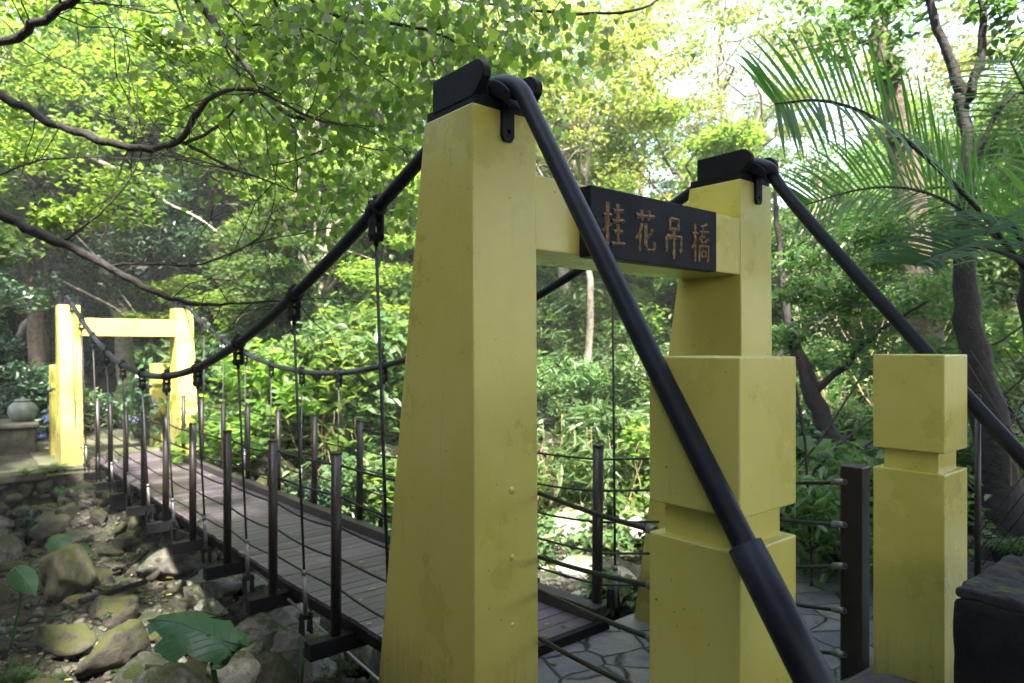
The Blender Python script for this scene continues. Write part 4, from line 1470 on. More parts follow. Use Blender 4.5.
# overhead canopy that shades the near gate and the left of the stream (trunks stand behind and left of the camera)
for (x, y, s, key, lab) in ((-0.4, -1.6, 1.2, 'canopy', 'large tree left of the viewpoint whose crown shades the near portal'),
                            (1.6, -4.2, 1.35, 'canopy', 'large tree behind the viewpoint'),
                            (6.0, -4.8, 1.3, 'canopy', 'large tree right of the viewpoint'),
                            (-5.4, 2.2, 1.1, 'canopy', 'large tree on the near bank left of the bridge'),
                            (-4.7, 7.6, 1.3, 'canopy', 'leafy tree overhanging the stream at the left')):
    t = tree(key, x, y, s, rt.uniform(0, 6), lab, sz=s * (0.85 if x < -5 else 1.35))

# the wood continues behind and beside the viewpoint
for i, (x, y, s) in enumerate(((-5.6, -1.0, 1.1), (-4.2, -5.4, 1.3), (-0.6, -7.6, 1.35), (3.6, -8.0, 1.3), (7.6, -6.2, 1.3), (9.6, -2.6, 1.2), (-8.2, 2.2, 1.3), (-8.6, 6.6, 1.3), (1.6, -1.9, 1.1))):
    t = tree('canopy', x, y, s, rt.uniform(0, 6), 'tree of the wood behind the viewpoint, number %d from the stream' % (i + 1) if False else 'leafy tree of the wood standing behind the viewpoint', 'trees behind the viewpoint', sz=s * (1.0 if i < 8 else 1.35))
for i in range(30):
    a = math.radians(rt.uniform(140, 330)); rr_ = rt.uniform(3.2, 6.5)
    # angle measured clockwise from the bridge axis
    x, y = math.sin(a) * rr_, math.cos(a) * rr_
    if y > 1.5 and x > -2.5: continue
    bush(['mid', 'dark', 'fern'][i % 3], x, y, rt.uniform(1.3, 2.2), rt.uniform(0, 6), 'tall shrub of the wood standing behind the viewpoint', 'shrubs behind the viewpoint')

# ------------------------------------------------------------------ undergrowth on the banks and slopes
def inview(x, y):
    d = x * SA + y * CA; r = x * CA - y * SA
    return d > 1 and abs(r / d) < 0.86


NB = {'mid': 0, 'fern': 0}
labs = {'mid': 'leafy green shrub in the dense undergrowth of the slope', 'fern': 'narrow-leaved shrub in the dense undergrowth of the slope',
        'dark': 'dark glossy shrub in the shade of the far bank', 'bright': 'light green shrub in the undergrowth of the slope',
        'blade': 'strap-leaved clump on the slope', 'bladedead': 'yellowed strap-leaved clump on the slope',
        'bigleaf': 'broad-leaved shrub on the slope', 'long': 'shrub with long narrow leaves on the slope', 'twigs': 'thicket of dry bare stems on the slope',
        'frond': 'fern clump on the slope', 'frond2': 'dark fern clump on the slope'}
grp = {a: b + ' group' for a, b in labs.items()}
grp = {'mid': 'leafy shrubs on the slope', 'fern': 'narrow-leaved shrubs on the slope', 'dark': 'dark shrubs on the far bank', 'bright': 'light green shrubs on the slope',
       'bigleaf': 'broad-leaved shrubs on the slope', 'long': 'long-leaved shrubs on the slope', 'twigs': 'dry stem thickets on the slope',
       'blade': 'strap-leaved clumps on the slope', 'bladedead': 'yellowed strap-leaved clumps', 'frond': 'ferns on the slope', 'frond2': 'dark ferns on the slope'}
kinds = {'blade': ('grass_clump', 'plant'), 'bladedead': ('grass_clump', 'plant'), 'frond': ('fern', 'fern'), 'frond2': ('fern', 'fern')}
c = 0
while c < 190:
    d = rt.uniform(10.0, 22); px = rt.uniform(200, 1060)
    x, y = W(px, d)
    if x < 4.4: continue
    key = ['mid', 'fern', 'bright', 'frond', 'blade', 'frond2', 'bladedead', 'dark', 'bigleaf', 'long', 'twigs'][int(rt.choice(11, p=[.12, .12, .10, .10, .12, .06, .06, .05, .09, .09, .09]))]
    nm, ct = kinds.get(key, ('shrub', 'shrub'))
    bush(key, x, y, rt.uniform(0.8, 1.7) * (1.2 if d > 15 else 1), rt.uniform(0, 6.28), labs[key].replace('in the dense undergrowth of the slope', 'on the slope').replace('in the shade of the far bank', 'on the slope').replace('in the undergrowth of the slope', 'on the slope') + ', ' + zone(x, y), grp[key], None, ct, nm)
    c += 1
c = 0
while c < 40:     # far bank, left
    px = rt.uniform(-60, 330); d = rt.uniform(13.5, 22)
    x, y = W(px, d)
    if y < 17.6 or (x < 1.6 and y < 17.8): continue
    key = 'dark' if rt.random() < .7 else 'mid'
    l2 = 'dark glossy far-bank shrub' if key == 'dark' else 'leafy far-bank shrub'
    bush(key, x, y, rt.uniform(0.9, 1.6), rt.uniform(0, 6.28), l2 + ', ' + zone(x, y), 'shrubs on the far bank: ' + key)
    c += 1
c = 0
while c < 46:     # stream banks near the right side of the bridge
    x = rt.uniform(4.3, 9.5); y = rt.uniform(4.2, 13)
    if not inview(x, y): continue
    key = ['mid', 'fern', 'frond', 'blade', 'frond2', 'bladedead', 'bigleaf', 'long', 'twigs'][int(rt.integers(0, 9))]
    nm, ct = kinds.get(key, ('shrub', 'shrub'))
    l3 = labs[key].replace('on the slope', 'by the stream').replace('in the dense undergrowth of the slope', 'by the stream')
    bush(key, x, y, rt.uniform(0.35, 0.8), rt.uniform(0, 6.28), l3.replace('', '') + ', ' + zone(x, y), 'stream bank plants right of the bridge: ' + ct + ' ' + key, None, ct, nm)
    c += 1
c = 0
while c < 34:     # near bank at right, behind the gate
    px = rt.uniform(770, 1060); d = rt.uniform(5.2, 10)
    x, y = W(px, d)
    key = ['mid', 'fern', 'frond2', 'long', 'dark', 'frond', 'bigleaf', 'twigs'][int(rt.integers(0, 8))]
    nm, ct = kinds.get(key, ('shrub', 'shrub'))
    l3 = labs[key].replace('on the slope', 'on the near bank').replace('in the dense undergrowth of the slope', 'on the near bank').replace('in the shade of the far bank', 'on the near bank')
    bush(key, x, y, rt.uniform(0.5, 1.05), rt.uniform(0, 6.28), l3.replace('', '') + ', ' + zone(x, y), 'near bank plants at the right: ' + ct + ' ' + key, None, ct, nm)
    c += 1
c = 0
while c < 26:     # little weeds among the stream stones
    px = rt.uniform(0, 400); py = rt.uniform(560, 690)
    q, t_ = ground_hit(px, py)
    if q.y < 3.8 or q.y > 13: continue
    key = ['fern', 'frond', 'mid', 'frond2'][int(rt.integers(0, 4))]
    nm, ct = kinds.get(key, ('weed', 'plant'))
    bush(key, q.x, q.y, rt.uniform(0.12, 0.26), rt.uniform(0, 6.28), 'small green %s sprouting between the stream stones' % ('fern' if nm == 'fern' else 'weed') + ', ' + zone(q.x, q.y), 'little %s in the stream bed' % ('ferns' if nm == 'fern' else 'weeds'), None, ct, nm)
    c += 1

# unseen thicket and low trees, added to shade the portal and stream from the left
for i in range(16):
    x = -3.0 - rt.uniform(0, 1.6); y = -1.5 + i * 0.6
    bush(['mid', 'dark', 'fern', 'bright'][i % 4], x - (0.6 if y > 3 else 0), y, rt.uniform(1.7, 2.4), rt.uniform(0, 6), 'tall shrub added left of the viewpoint for shade', 'shrubs left of the viewpoint', z=max(H(x, y), -0.6))
for i, (x, y, s_) in enumerate(((-3.2, 6.0, .75), (-1.7, 9.8, .8), (-3.4, 0.6, .8), (-3.2, 12.6, .8))):
    tree('canopy', x, y, s_, i * 1.3, 'low leafy tree added for shade at the left bank beyond the frame edge', 'low trees left of the frame', z=min(H(x, y), -0.6))

for i in range(22):      # weeds along the ledge and foot of the retaining wall
    x = rt.uniform(1.0, 4.6); top = i % 2
    bush(['fern', 'frond', 'dark', 'frond2'][i % 4], x, 13.0 if top else 12.8 - rt.uniform(0, .6), rt.uniform(.18, .42), i * 1.1, 'small plant rooted %s of the retaining wall, %s' % ('on the ledge' if top else 'at the foot', 'left part' if x < 2.2 else 'middle part' if x < 3.4 else 'right part'), 'plants on the retaining wall', z=-0.24 if top else None, cat='plant', name='weed')

tree('canopy', -2.0, 4.9, .72, 2.0, 'tree added at the near bank whose crown darkens the stream bed', sz=1.45)  # added out of frame to keep the sun off the left creek
tree('canopy', -2.3, 8.3, .72, 3.0, 'tree added left of the frame whose crown darkens the far half of the stream bed', sz=1.0)  # another unseen sun blocker, added for the far creek bed
tree('canopy', -4.0, 1.2, 1.0, 2.5, 'low-crowned tree left of the viewpoint', sz=.72)
tree('dark', -0.7, 14.3, .8, 1.0, 'low dark leafy tree overhanging the jar at the left edge')
c = 0
while c < 46:
    px = rt.uniform(195, 430); d = rt.uniform(12.0, 17.5)
    x, y = W(px, d)
    if x < 4.6: continue
    key = ['long', 'mid', 'frond', 'dark', 'fern', 'blade', 'bright', 'mid'][c % 8]
    nm, ct = kinds.get(key, ('shrub', 'shrub'))
    bush(key, x, y, rt.uniform(1.5, 2.4), rt.uniform(0, 6.28), 'tall ' + labs[key].replace('in the dense undergrowth of the slope', 'on the slope').replace('in the shade of the far bank', 'on the slope').replace('in the undergrowth of the slope', 'on the slope').replace(' on the slope', '') + ', ' + zone(x, y), 'tall shrubs behind the railing: ' + key, None, ct, nm)
    c += 1
for i, (px, d, s_, key) in enumerate(((225, 16.5, 1.0, 'bright1'), (290, 15.5, .95, 'mid'), (350, 15.8, 1.0, 'bright2'), (405, 14.5, .85, 'bright1'), (260, 19.5, 1.2, 'bright2'), (330, 20, 1.2, 'mid'), (40, 17.8, .9, 'dark'), (120, 22, 1.2, 'mid'))):
    x, y = W(px, d)
    tree(key, x, y, s_, i * 1.7, 'low-crowned %s tree, %s' % ('light green' if 'bright' in key else 'dark' if key == 'dark' else 'mid green', zone(x, y)), sz=s_ * .62)

# ground-cover leaves on slopes and fallen leaves (stuff)
rg = np.random.default_rng(55)
n = 42000
d = rg.uniform(8.5, 26, n); px = rg.uniform(150, 1080, n)
r = (px - CX) / F_PX * d
x = d * SA + r * CA; y = d * CA - r * SA
ok = (x > 4.3)
x, y = x[ok], y[ok]
z = terrain(x, y) + rg.uniform(0.02, 0.28, len(x))
V, Fc = leaves(np.stack([x, y, z], 1), 0.16, rg, flat=0.7)
tag(link('ground_cover', np_mesh('ground_cover', V, Fc, L_FERN)), 'low green ground cover over the hillside', 'ground cover', kind='stuff')
n = 1500
x = rg.uniform(-3, 7, n); y = rg.uniform(3.5, 13, n)
V1, F1 = leaves(np.stack([x, y, terrain(x, y) + 0.04], 1), 0.07, rg, flat=0.95, droop=0)
x = rg.uniform(2.0, 6, 26); y = rg.uniform(0.6, 2.9, 26)
V2, F2 = leaves(np.stack([x, y, terrain(x, y) + 0.032], 1), 0.055, rg, flat=0.99, droop=0, fold=0.05)
x = rg.uniform(2.05, 3.05, 100); y = rg.uniform(2.95, 11, 100)
V3, F3 = leaves(np.stack([x, y, np.array([dz(v) for v in y]) + 0.008], 1), 0.06, rg, flat=0.995, droop=0, fold=0.05)
V = np.concatenate([V1, V2, V3]); Fc = np.concatenate([F1, F2 + len(V1), F3 + len(V1) + len(V2)])
tag(link('leaf_litter', np_mesh('leaf_litter', V, Fc, L_LITTER)), 'fallen yellow and brown leaves scattered on deck, paving and stones', 'fallen leaves', kind='stuff')


# ------------------------------------------------------------------ branches reaching in from the left and the leafy bough overhead
BRNG = random.Random(4)


def px_branch(mb, pts, radii, n=8):
    """pts: (px, py, depth); smooth tube through them"""
    V_ = [P(*p_) for p_ in pts]
    R_ = list(radii)
    for _ in range(2):
        W_, Q_ = [V_[0]], [R_[0]]
        for a, b, ra, rb2 in zip(V_[:-1], V_[1:], R_[:-1], R_[1:]):
            W_ += [a * .75 + b * .25, a * .25 + b * .75]; Q_ += [ra * .75 + rb2 * .25, ra * .25 + rb2 * .75]
        W_.append(V_[-1]); Q_.append(R_[-1]); V_, R_ = W_, Q_
    m_ = len(V_)
    for k in range(1, m_ - 1):
        V_[k] = V_[k] + Vector((BRNG.gauss(0, 1), BRNG.gauss(0, 1), BRNG.gauss(0, 1))) * min(R_[k], 0.035) * 0.34
        R_[k] *= BRNG.uniform(0.9, 1.1)
    mb.tube(V_, R_, n)
    return V_


def px_twigs(mb, V_, num, L, r0):
    for _ in range(num):
        k = BRNG.randrange(len(V_) // 4, len(V_))
        a = V_[k]
        d = Vector((BRNG.gauss(0, 1), BRNG.gauss(0, 1), BRNG.gauss(0.2, 0.8))).normalized()
        pts = [a]
        l = L * BRNG.uniform(.5, 1.3)
        for q in range(6):
            d = (d + Vector((BRNG.gauss(0, .3), BRNG.gauss(0, .3), BRNG.gauss(0, .25)))).normalized()
            pts.append(pts[-1] + d * l / 6)
            if q in (2, 4):
                e = (d + Vector((BRNG.gauss(0, .6), BRNG.gauss(0, .6), BRNG.gauss(0, .6)))).normalized()
                mb.tube([pts[-1], pts[-1] + e * l * .2, pts[-1] + e * l * .38 + Vector((0, 0, -.01))], [r0 * .5, r0 * .35, r0 * .15], 4)
        mb.tube(pts, [r0 * (1 - .8 * q / 6) for q in range(7)], 5)


def px_branch_s(mb, pts, radii, n=8):
    v = px_branch(mb, pts, [r * (0.66 if r < 0.1 else 1.0) for r in radii], n)
    if radii[0] < 0.1: px_twigs(mb, v, 20 if radii[0] > .03 else 7, 0.85, 0.0048)
    return v


lt = empty('leaning_tree', P(-160, 500, 6.5), 'dark-barked tree at the left whose bare crooked boughs reach across over the bridge', 'tree')
lt.location.z = H(lt.location.x, lt.location.y)
mb = MB()
base_ = lt.location
px_branch_s(mb, [(-160, 700, 6.5), (-165, 500, 6.5), (-150, 300, 6.3), (-175, 100, 6.2), (-190, -60, 6.2)], [.20, .17, .15, .13, .11], 12)
px_branch_s(mb, [(-165, 0, 6.2), (-60, 55, 5.6), (0, 96, 5.2), (40, 118, 5.0), (90, 138, 4.9), (150, 152, 4.8), (182, 142, 4.8), (200, 104, 4.7), (238, 84, 4.7), (275, 98, 4.7), (310, 118, 4.7), (348, 126, 4.7)], [.09, .06, .05, .046, .042, .036, .032, .028, .024, .018, .012, .008], 10)
px_branch_s(mb, [(184, 143, 4.8), (210, 134, 4.7), (232, 112, 4.7), (250, 92, 4.65), (280, 93, 4.6)], [.022, .018, .013, .010, .006], 7)
px_branch_s(mb, [(190, 146, 4.8), (225, 166, 4.7), (260, 178, 4.7), (296, 192, 4.7)], [.020, .016, .011, .006], 7)
px_branch_s(mb, [(-170, -40, 6.2), (-60, 60, 4.6), (0, 42, 4.2), (40, 22, 4.1), (72, 0, 4.0), (100, -30, 4.0)], [.07, .045, .040, .038, .036, .034], 9)
px_branch_s(mb, [(-150, 250, 6.2), (-60, 205, 5.8), (0, 214, 5.6), (45, 238, 5.5), (100, 262, 5.4), (140, 284, 5.3), (175, 300, 5.3), (205, 306, 5.3), (245, 302, 5.2), (300, 300, 5.2)], [.085, .07, .062, .056, .048, .038, .028, .020, .014, .008], 10)
px_branch_s(mb, [(60, 243, 5.5), (95, 218, 5.4), (125, 188, 5.4), (140, 158, 5.4)], [.02, .014, .01, .006], 6)
px_branch_s(mb, [(110, 266, 5.4), (150, 262, 5.3), (195, 268, 5.2), (240, 250, 5.2), (262, 235, 5.2)], [.018, .015, .012, .009, .004], 6)
px_branch_s(mb, [(0, 175, 5.6), (35, 160, 5.5), (85, 156, 5.5), (150, 160, 5.4)], [.012, .010, .008, .004], 6)
px_branch_s(mb, [(120, 30, 5.0), (130, 80, 5.0), (128, 112, 5.0), (138, 140, 4.9)], [.004, .007, .008, .009], 6)
px_branch_s(mb, [(90, 0, 5.2), (140, 10, 5.1), (165, 14, 5.0), (200, 5, 5.0)], [.012, .010, .008, .004], 6)
px_branch_s(mb, [(180, 240, 6.5), (215, 215, 6.4), (250, 205, 6.4), (280, 197, 6.4)], [.004, .006, .006, .003], 5)
px_branch_s(mb, [(200, 265, 6), (260, 240, 6), (310, 232, 6), (360, 222, 6), (400, 215, 6)], [.014, .011, .009, .006, .003], 6)
mb.build('boughs', M_BARKD, lt)
# thin pale, lichen-covered branches further back on the left
def px_branch_d(mb, pts, radii, n=8):
    return px_branch(mb, [(a, b, d * 1.5) for a, b, d in pts], [r * 1.3 for r in radii], n)


pt = empty('pale_tree', P(5, 420, 17.7), 'pale-barked crooked tree beside the jar at the left edge', 'tree')
pt.location.z = H(pt.location.x, pt.location.y)
mb = MB()
px_branch_d(mb, [(10, 470, 11.8), (12, 400, 11.8), (8, 360, 11.6), (22, 330, 11.4), (40, 305, 11.2), (50, 270, 11.2), (30, 200, 11), (25, 140, 11), (60, 90, 11), (58, 40, 11)], [.10, .09, .085, .075, .068, .06, .055, .07, .05, .03], 9)
px_branch_d(mb, [(40, 305, 11.2), (28, 285, 11.2), (12, 262, 11.3), (-10, 240, 11.3)], [.04, .028, .022, .016], 6)
px_branch_d(mb, [(15, 143, 11), (50, 142, 10.5), (80, 150, 10), (110, 168, 9.6), (145, 178, 9.5), (160, 200, 9.4), (195, 215, 9.4), (225, 238, 9.4)], [.07, .055, .045, .035, .028, .022, .018, .010], 8)
px_branch_d(mb, [(30, 265, 10.5), (70, 285, 10.4), (105, 302, 10.3), (130, 318, 10.3)], [.018, .022, .018, .008], 6)
px_branch_d(mb, [(118, 290, 10.3), (135, 312, 10.3), (150, 330, 10.3)], [.012, .010, .006], 6)
px_branch_d(mb, [(60, 150, 10), (35, 165, 10), (20, 172, 10), (52, 182, 10)], [.03, .022, .014, .008], 6)
px_branch_d(mb, [(50, 190, 9.8), (70, 230, 9.8), (95, 255, 9.8)], [.014, .012, .008], 6)
mb.build('trunk', M_BARKP, pt)
rp_ = np.random.default_rng(12)
cc = np.array([P(a, b, d_ * 1.5) for a, b, d_ in ((10, 60, 10.5), (60, 40, 10.6), (90, 110, 10), (30, 110, 10.3), (150, 190, 9.6), (20, 230, 10.6), (70, 200, 10.2), (110, 250, 10.2), (165, 235, 10), (60, 290, 10.6), (120, 290, 10.6))])
V, Fc = leaves(clump_points(rp_, cc, rp_.uniform(.8, 1.35, len(cc)), 6500, .6), 0.13, rp_)
o = link('crown', np_mesh('crown', V, Fc, L_DARK)); setparent_keep(o, pt)

# leafy crown of the leaning tree (maple-like fine leaves)
rl = np.random.default_rng(14)
cl = []
for a in range(44):
    cl.append(P(rl.uniform(-80, 330), rl.uniform(-60, 150), rl.uniform(5.2, 8.5)))
for a in range(12):
    cl.append(P(rl.uniform(-60, 160), rl.uniform(120, 230), rl.uniform(6.0, 8.5)))
cc = np.array(cl)
V, Fc = leaves(clump_points(rl, cc, rl.uniform(.25, .6, len(cc)), 9000, .45), 0.085, rl, flat=.75)
o = link('crown', np_mesh('crown', V, Fc, L_BRIGHT)); setparent_keep(o, lt)


# heart-leaved bough hanging from above, close to the near pylon
def heart_leaves(cen, size, rng, droop=0.9):
    n = len(cen)
    d = rng.normal(size=(n, 3)) * 0.55; d[:, 2] -= droop
    d /= np.linalg.norm(d, axis=1)[:, None]
    up = rng.normal(size=(n, 3)) + np.array([-.5, -.9, .7])
    s = np.cross(d, up); s /= np.linalg.norm(s, axis=1)[:, None]
    nn = np.cross(s, d)
    L = (size * rng.uniform(.6, 1.2, n))[:, None]
    prof = [(0.06, 0.0), (-0.04, 0.24), (0.10, 0.44), (0.34, 0.47), (0.62, 0.33), (0.84, 0.12), (1.0, 0.0)]
    cols = []
    for (t, w) in prof:
        cols.append(cen + d * L * t + s * L * w + nn * L * (0.10 * w - 0.10 * t * t))
    for (t, w) in prof[-2:0:-1]:
        cols.append(cen + d * L * t - s * L * w + nn * L * (0.10 * w - 0.10 * t * t))
    V = np.stack(cols, 1)  # 12 per leaf
    k = V.shape[1]
    i = np.arange(n)[:, None] * k
    # quads across the midrib kept as left / right halves: 0..6 right, 6..11,0 left
    q = [(0, 1, 2, 3), (0, 3, 4, 6), (4, 5, 6, 6), (0, 6, 8, 9), (6, 7, 8, 8), (0, 9, 10, 11)]
    Fs = [i + np.array([[a, b, c_, d_]]) for (a, b, c_, d_) in q if c_ != d_]
    tris = [i + np.array([[a, b, c_]]) for (a, b, c_, d_) in q if c_ == d_]
    return V.reshape(-1, 3), np.concatenate(Fs), np.concatenate(tris)


def mixed_mesh(name, V, Q, T, mat):
    me = bpy.data.meshes.new(name)
    me.vertices.add(len(V)); me.vertices.foreach_set('co', V.astype(np.float32).ravel())
    lp = np.concatenate([Q.ravel(), T.ravel()]).astype(np.int32)
    me.loops.add(len(lp)); me.loops.foreach_set('vertex_index', lp)
    me.polygons.add(len(Q) + len(T))
    st = np.concatenate([np.arange(len(Q)) * 4, len(Q) * 4 + np.arange(len(T)) * 3]).astype(np.int32)
    tt = np.concatenate([np.full(len(Q), 4), np.full(len(T), 3)]).astype(np.int32)
    me.polygons.foreach_set('loop_start', st); me.polygons.foreach_set('loop_total', tt)
    me.materials.append(mat); me.update(calc_edges=True); me.validate()
    return me


bt = empty('overhanging_tree', (P(-330, 700, 4.4).x, P(-330, 700, 4.4).y, -0.3), 'heart-leaved tree whose leafy boughs hang over the bridge left of the near pylon', 'tree')
mb = MB()
rh = np.random.default_rng(17)
tips = []
hub = P(-90, -340, 4.6)
mb.tube(wobble(tuple(P(-330, 700, 4.4)), hub, 10, 0.012, rh), [.13 - .006 * i for i in range(11)], 10)
targets = [(240, 60, 5.2), (300, 30, 4.8), (290, 110, 5.4), (340, 70, 5.0), (360, 150, 5.6), (390, 40, 4.7), (410, 110, 5.2), (440, 20, 4.6), (455, 75, 5.6), (395, 190, 5.8),
           (500, 20, 4.9), (545, 25, 4.8), (530, 85, 6.0), (250, 140, 5.8), (330, 210, 6.0), (470, 45, 4.9), (350, 10, 4.6), (280, 5, 4.8), (430, 60, 5.0), (310, 160, 5.8)]
px_branch(mb, [(-90, -340, 4.6), (180, -150, 4.7), (300, -8, 4.8), (340, 20, 4.8), (400, 24, 4.8), (440, 34, 4.8), (465, 48, 4.8), (510, 46, 4.8)], [.06, .04, .018, .015, .012, .010, .008, .004], 8)
px_branch(mb, [(-20, -260, 4.8), (150, -60, 5.2), (262, 90, 5.2), (290, 118, 5.2), (316, 118, 5.2), (348, 126, 5.2)], [.05, .03, .02, .017, .013, .006], 8)
px_branch(mb, [(256, 168, 5.6), (300, 160, 5.6), (345, 140, 5.6), (370, 150, 5.6), (400, 150, 5.6)], [.004, .007, .008, .006, .003], 6)
px_branch(mb, [(460, 0, 5.0), (500, 5, 5.0), (540, 12, 5.0), (590, 14, 5.0), (640, 12, 5.0), (668, -8, 5.0)], [.006, .008, .010, .011, .010, .008], 6)
for (a, b, d_) in targets:
    tip = P(a, b, d_)
    mb.tube(wobble(hub.lerp(tip, .45) + Vector((0, 0, .6)) + Vector(rh.normal(size=3)) * .2, tip, 7, 0.035, rh, .02), [.022, .018, .015, .012, .009, .006, .004, .002], 6)
    tips.append(tip)
    for q in range(3):
        e = tip + Vector(rh.normal(size=3)) * .35
        mb.tube(wobble(tip, e, 3, .06, rh), [.004, .003, .002, .001], 5)
mb.build('trunk', M_BARKD, bt)
cen = []
for tp in tips:
    m = int(rh.integers(150, 230))
    c_ = rh.normal(size=(m, 3)) * np.array([.36, .36, .24]) + np.array(tp)
    cen.append(c_)
cen = np.concatenate(cen)
# keep clear of the gate itself
cen = cen[~((cen[:, 0] > 1.3) & (cen[:, 1] < 2.8))]
V, Q, T = heart_leaves(cen, 0.072, rh)
o = link('crown', mixed_mesh('crown', V, Q, T, L_BRIGHT)); setparent_keep(o, bt)

# ------------------------------------------------------------------ right side: dark leaning trunks, forked tree, palm, vines
rt2 = np.random.default_rng(31)
dt = empty('dark_tree', P(1015, 560, 5.6), 'dark leaning tree trunk behind the right yellow post, forking towards the sky', 'tree')
dt.location.z = H(dt.location.x, dt.location.y)
mb = MB()
px_branch(mb, [(1040, 640, 5.4), (1022, 560, 5.5), (1003, 480, 5.6), (985, 400, 5.7), (968, 330, 5.8), (962, 260, 5.9), (968, 180, 6.0), (966, 120, 6.1), (958, 96, 6.1)], [.22, .19, .16, .13, .10, .075, .06, .05, .045], 12)
px_branch(mb, [(964, 110, 6.1), (950, 60, 6.1), (938, 25, 6.1), (925, -30, 6.1)], [.055, .045, .038, .03], 8)
px_branch(mb, [(966, 105, 6.1), (980, 70, 6.0), (985, 30, 6.0), (978, -20, 6.0)], [.045, .038, .030, .02], 8)
px_branch(mb, [(972, 92, 6.0), (976, 60, 6.0), (990, 40, 6.0), (1012, 20, 6.0)], [.02, .016, .012, .006], 6)
px_branch(mb, [(968, 180, 6.0), (1000, 100, 5.9), (1040, 85, 5.8)], [.03, .022, .012], 6)
mb.build('trunk', M_BARKD, dt)
cl = [P(a, b, d_) for a, b, d_ in ((930, -20, 6.1), (1000, 10, 6.0), (1030, 90, 5.9), (870, -10, 6.4), (1030, 40, 6), (985, 150, 6.6), (1040, 150, 6.2), (1010, 190, 6.5), (900, 20, 6.6), (850, 15, 7))]
cc = np.array(cl)
V, Fc = leaves(clump_points(rt2, cc, rt2.uniform(.3, .55, len(cc)), 1500, .5), 0.10, rt2, flat=.6)
o = link('crown', np_mesh('crown', V, Fc, L_MID)); setparent_keep(o, dt)

st_ = empty('stub_tree', P(905, 330, 8.5), 'thick broken-topped brown trunk standing behind the palm frond', 'tree')
st_.location.z = H(st_.location.x, st_.location.y)
mb = MB()
px_branch(mb, [(935, 560, 8.3), (930, 400, 8.4), (915, 250, 8.5), (905, 160, 8.6), (897, 110, 8.6), (884, 60, 8.6), (874, 30, 8.6)], [.26, .22, .19, .17, .15, .13, .11], 11)
px_branch(mb, [(893, 90, 8.6), (885, 40, 8.6), (882, -10, 8.6)], [.05, .04, .03], 7)
px_branch(mb, [(880, 45, 8.6), (850, 38, 8.6), (815, 45, 8.6), (785, 52, 8.6)], [.04, .025, .016, .008], 6)
mb.build('trunk', M_BARK, st_)
V, Fc = leaves(clump_points(rt2, np.array([P(905, 130, 8.5), P(890, 70, 8.5), P(882, 10, 8.6), P(840, 45, 8.6), P(800, 20, 8.8)]), np.array([.35, .3, .5, .4, .6]), 800, .8), 0.11, rt2)
o = link('crown', np_mesh('crown', V, Fc, L_MID)); setparent_keep(o, st_)

s2 = empty('ivy_trunk', P(850, 520, 6.8), 'dark leafy trunk standing left of the dark rail post', 'tree')
s2.location.z = H(s2.location.x, s2.location.y)
mb = MB()
px_branch(mb, [(866, 600, 6.6), (850, 500, 6.7), (832, 440, 6.8), (812, 395, 6.9), (790, 330, 7.2), (780, 250, 7.5), (775, 180, 7.6)], [.13, .12, .11, .09, .05, .03, .02], 10)
px_branch(mb, [(812, 395, 6.9), (850, 360, 6.8), (880, 330, 6.8), (930, 300, 6.6)], [.04, .03, .02, .01], 7)
mb.build('trunk', M_BARKD, s2)
cl = [P(rt2.uniform(765, 970), rt2.uniform(225, 380), rt2.uniform(6.2, 8.4)) for _ in range(30)]
V, Fc = leaves(clump_points(rt2, np.array(cl), rt2.uniform(.3, .6, 30), 6500, .5), 0.11, rt2, width=.3)
o = link('crown', np_mesh('crown', V, Fc, L_MID)); setparent_keep(o, s2)

# palm: fronds built leaflet by leaflet
def frond(path, L_leaf, mat_l, parent, w=0.022, n=46, hang=0.5, seed=1, flip=0.0, tw=0.0, lo=1.0, hi=1.0):
    rng = np.random.default_rng(seed)
    V_ = [Vector(p_) for p_ in path]
    for _ in range(3):
        W_ = [V_[0]]
        for a, b in zip(V_[:-1], V_[1:]):
            W_ += [a * .75 + b * .25, a * .25 + b * .75]
        W_.append(V_[-1]); V_ = W_
    mb = MB(); m = len(V_)
    mb.tube(V_, [.018 * (1 - .85 * i / m) + .002 for i in range(m)], 6)
    rach = mb.build('frond', M_BARKD, parent)
    Vv, Ff = [], []
    for k in range(n):
        t = 0.12 + 0.86 * k / (n - 1)
        q = t * (m - 1); i = int(q); f = q - i
        p_ = V_[i].lerp(V_[min(i + 1, m - 1)], f)
        d = (V_[min(i + 1, m - 1)] - V_[max(i - 1, 0)]).normalized()
        side = d.cross(Vector((0, 0, 1))).normalized()
        up = side.cross(d)
        ct_, st2 = math.cos(tw), math.sin(tw)
        side, up = side * ct_ + up * st2, up * ct_ - side * st2
        ll = L_leaf * (0.35 + 0.75 * math.sin(math.pi * min(1, 0.15 + 0.75 * t))) * rng.uniform(.9, 1.1)
        for sg in (-1, 1):
            dd = (side * sg * 0.9 + d * 0.55 + up * (0.25 + flip) + Vector(rng.normal(size=3)) * .05).normalized()
            i0 = len(Vv)
            ll_ = ll * (hi if sg > 0 else lo)
            wv = (d * 0.8 - up * 0.3).normalized() * w
            c_ = p_.copy()
            seg = 5
            for s_ in range(seg + 1):
                u = s_ / seg
                ww = wv * (0.45 + 0.9 * math.sin(math.pi * min(1.0, .15 + .8 * u))) * (1 - u ** 4)
                Vv += [c_ + ww, c_ - ww]
                dd2 = (dd + Vector((0, 0, -hang * 1.5 * u * u))).normalized()
                c_ = c_ + dd2 * ll_ / seg
            for s_ in range(seg):
                b_ = i0 + 2 * s_
                Ff.append((b_, b_ + 1, b_ + 3, b_ + 2))
    o = link('leaflets', np_mesh('leaflets', np.array([tuple(v) for v in Vv]), np.array(Ff), mat_l))
    o.parent = rach


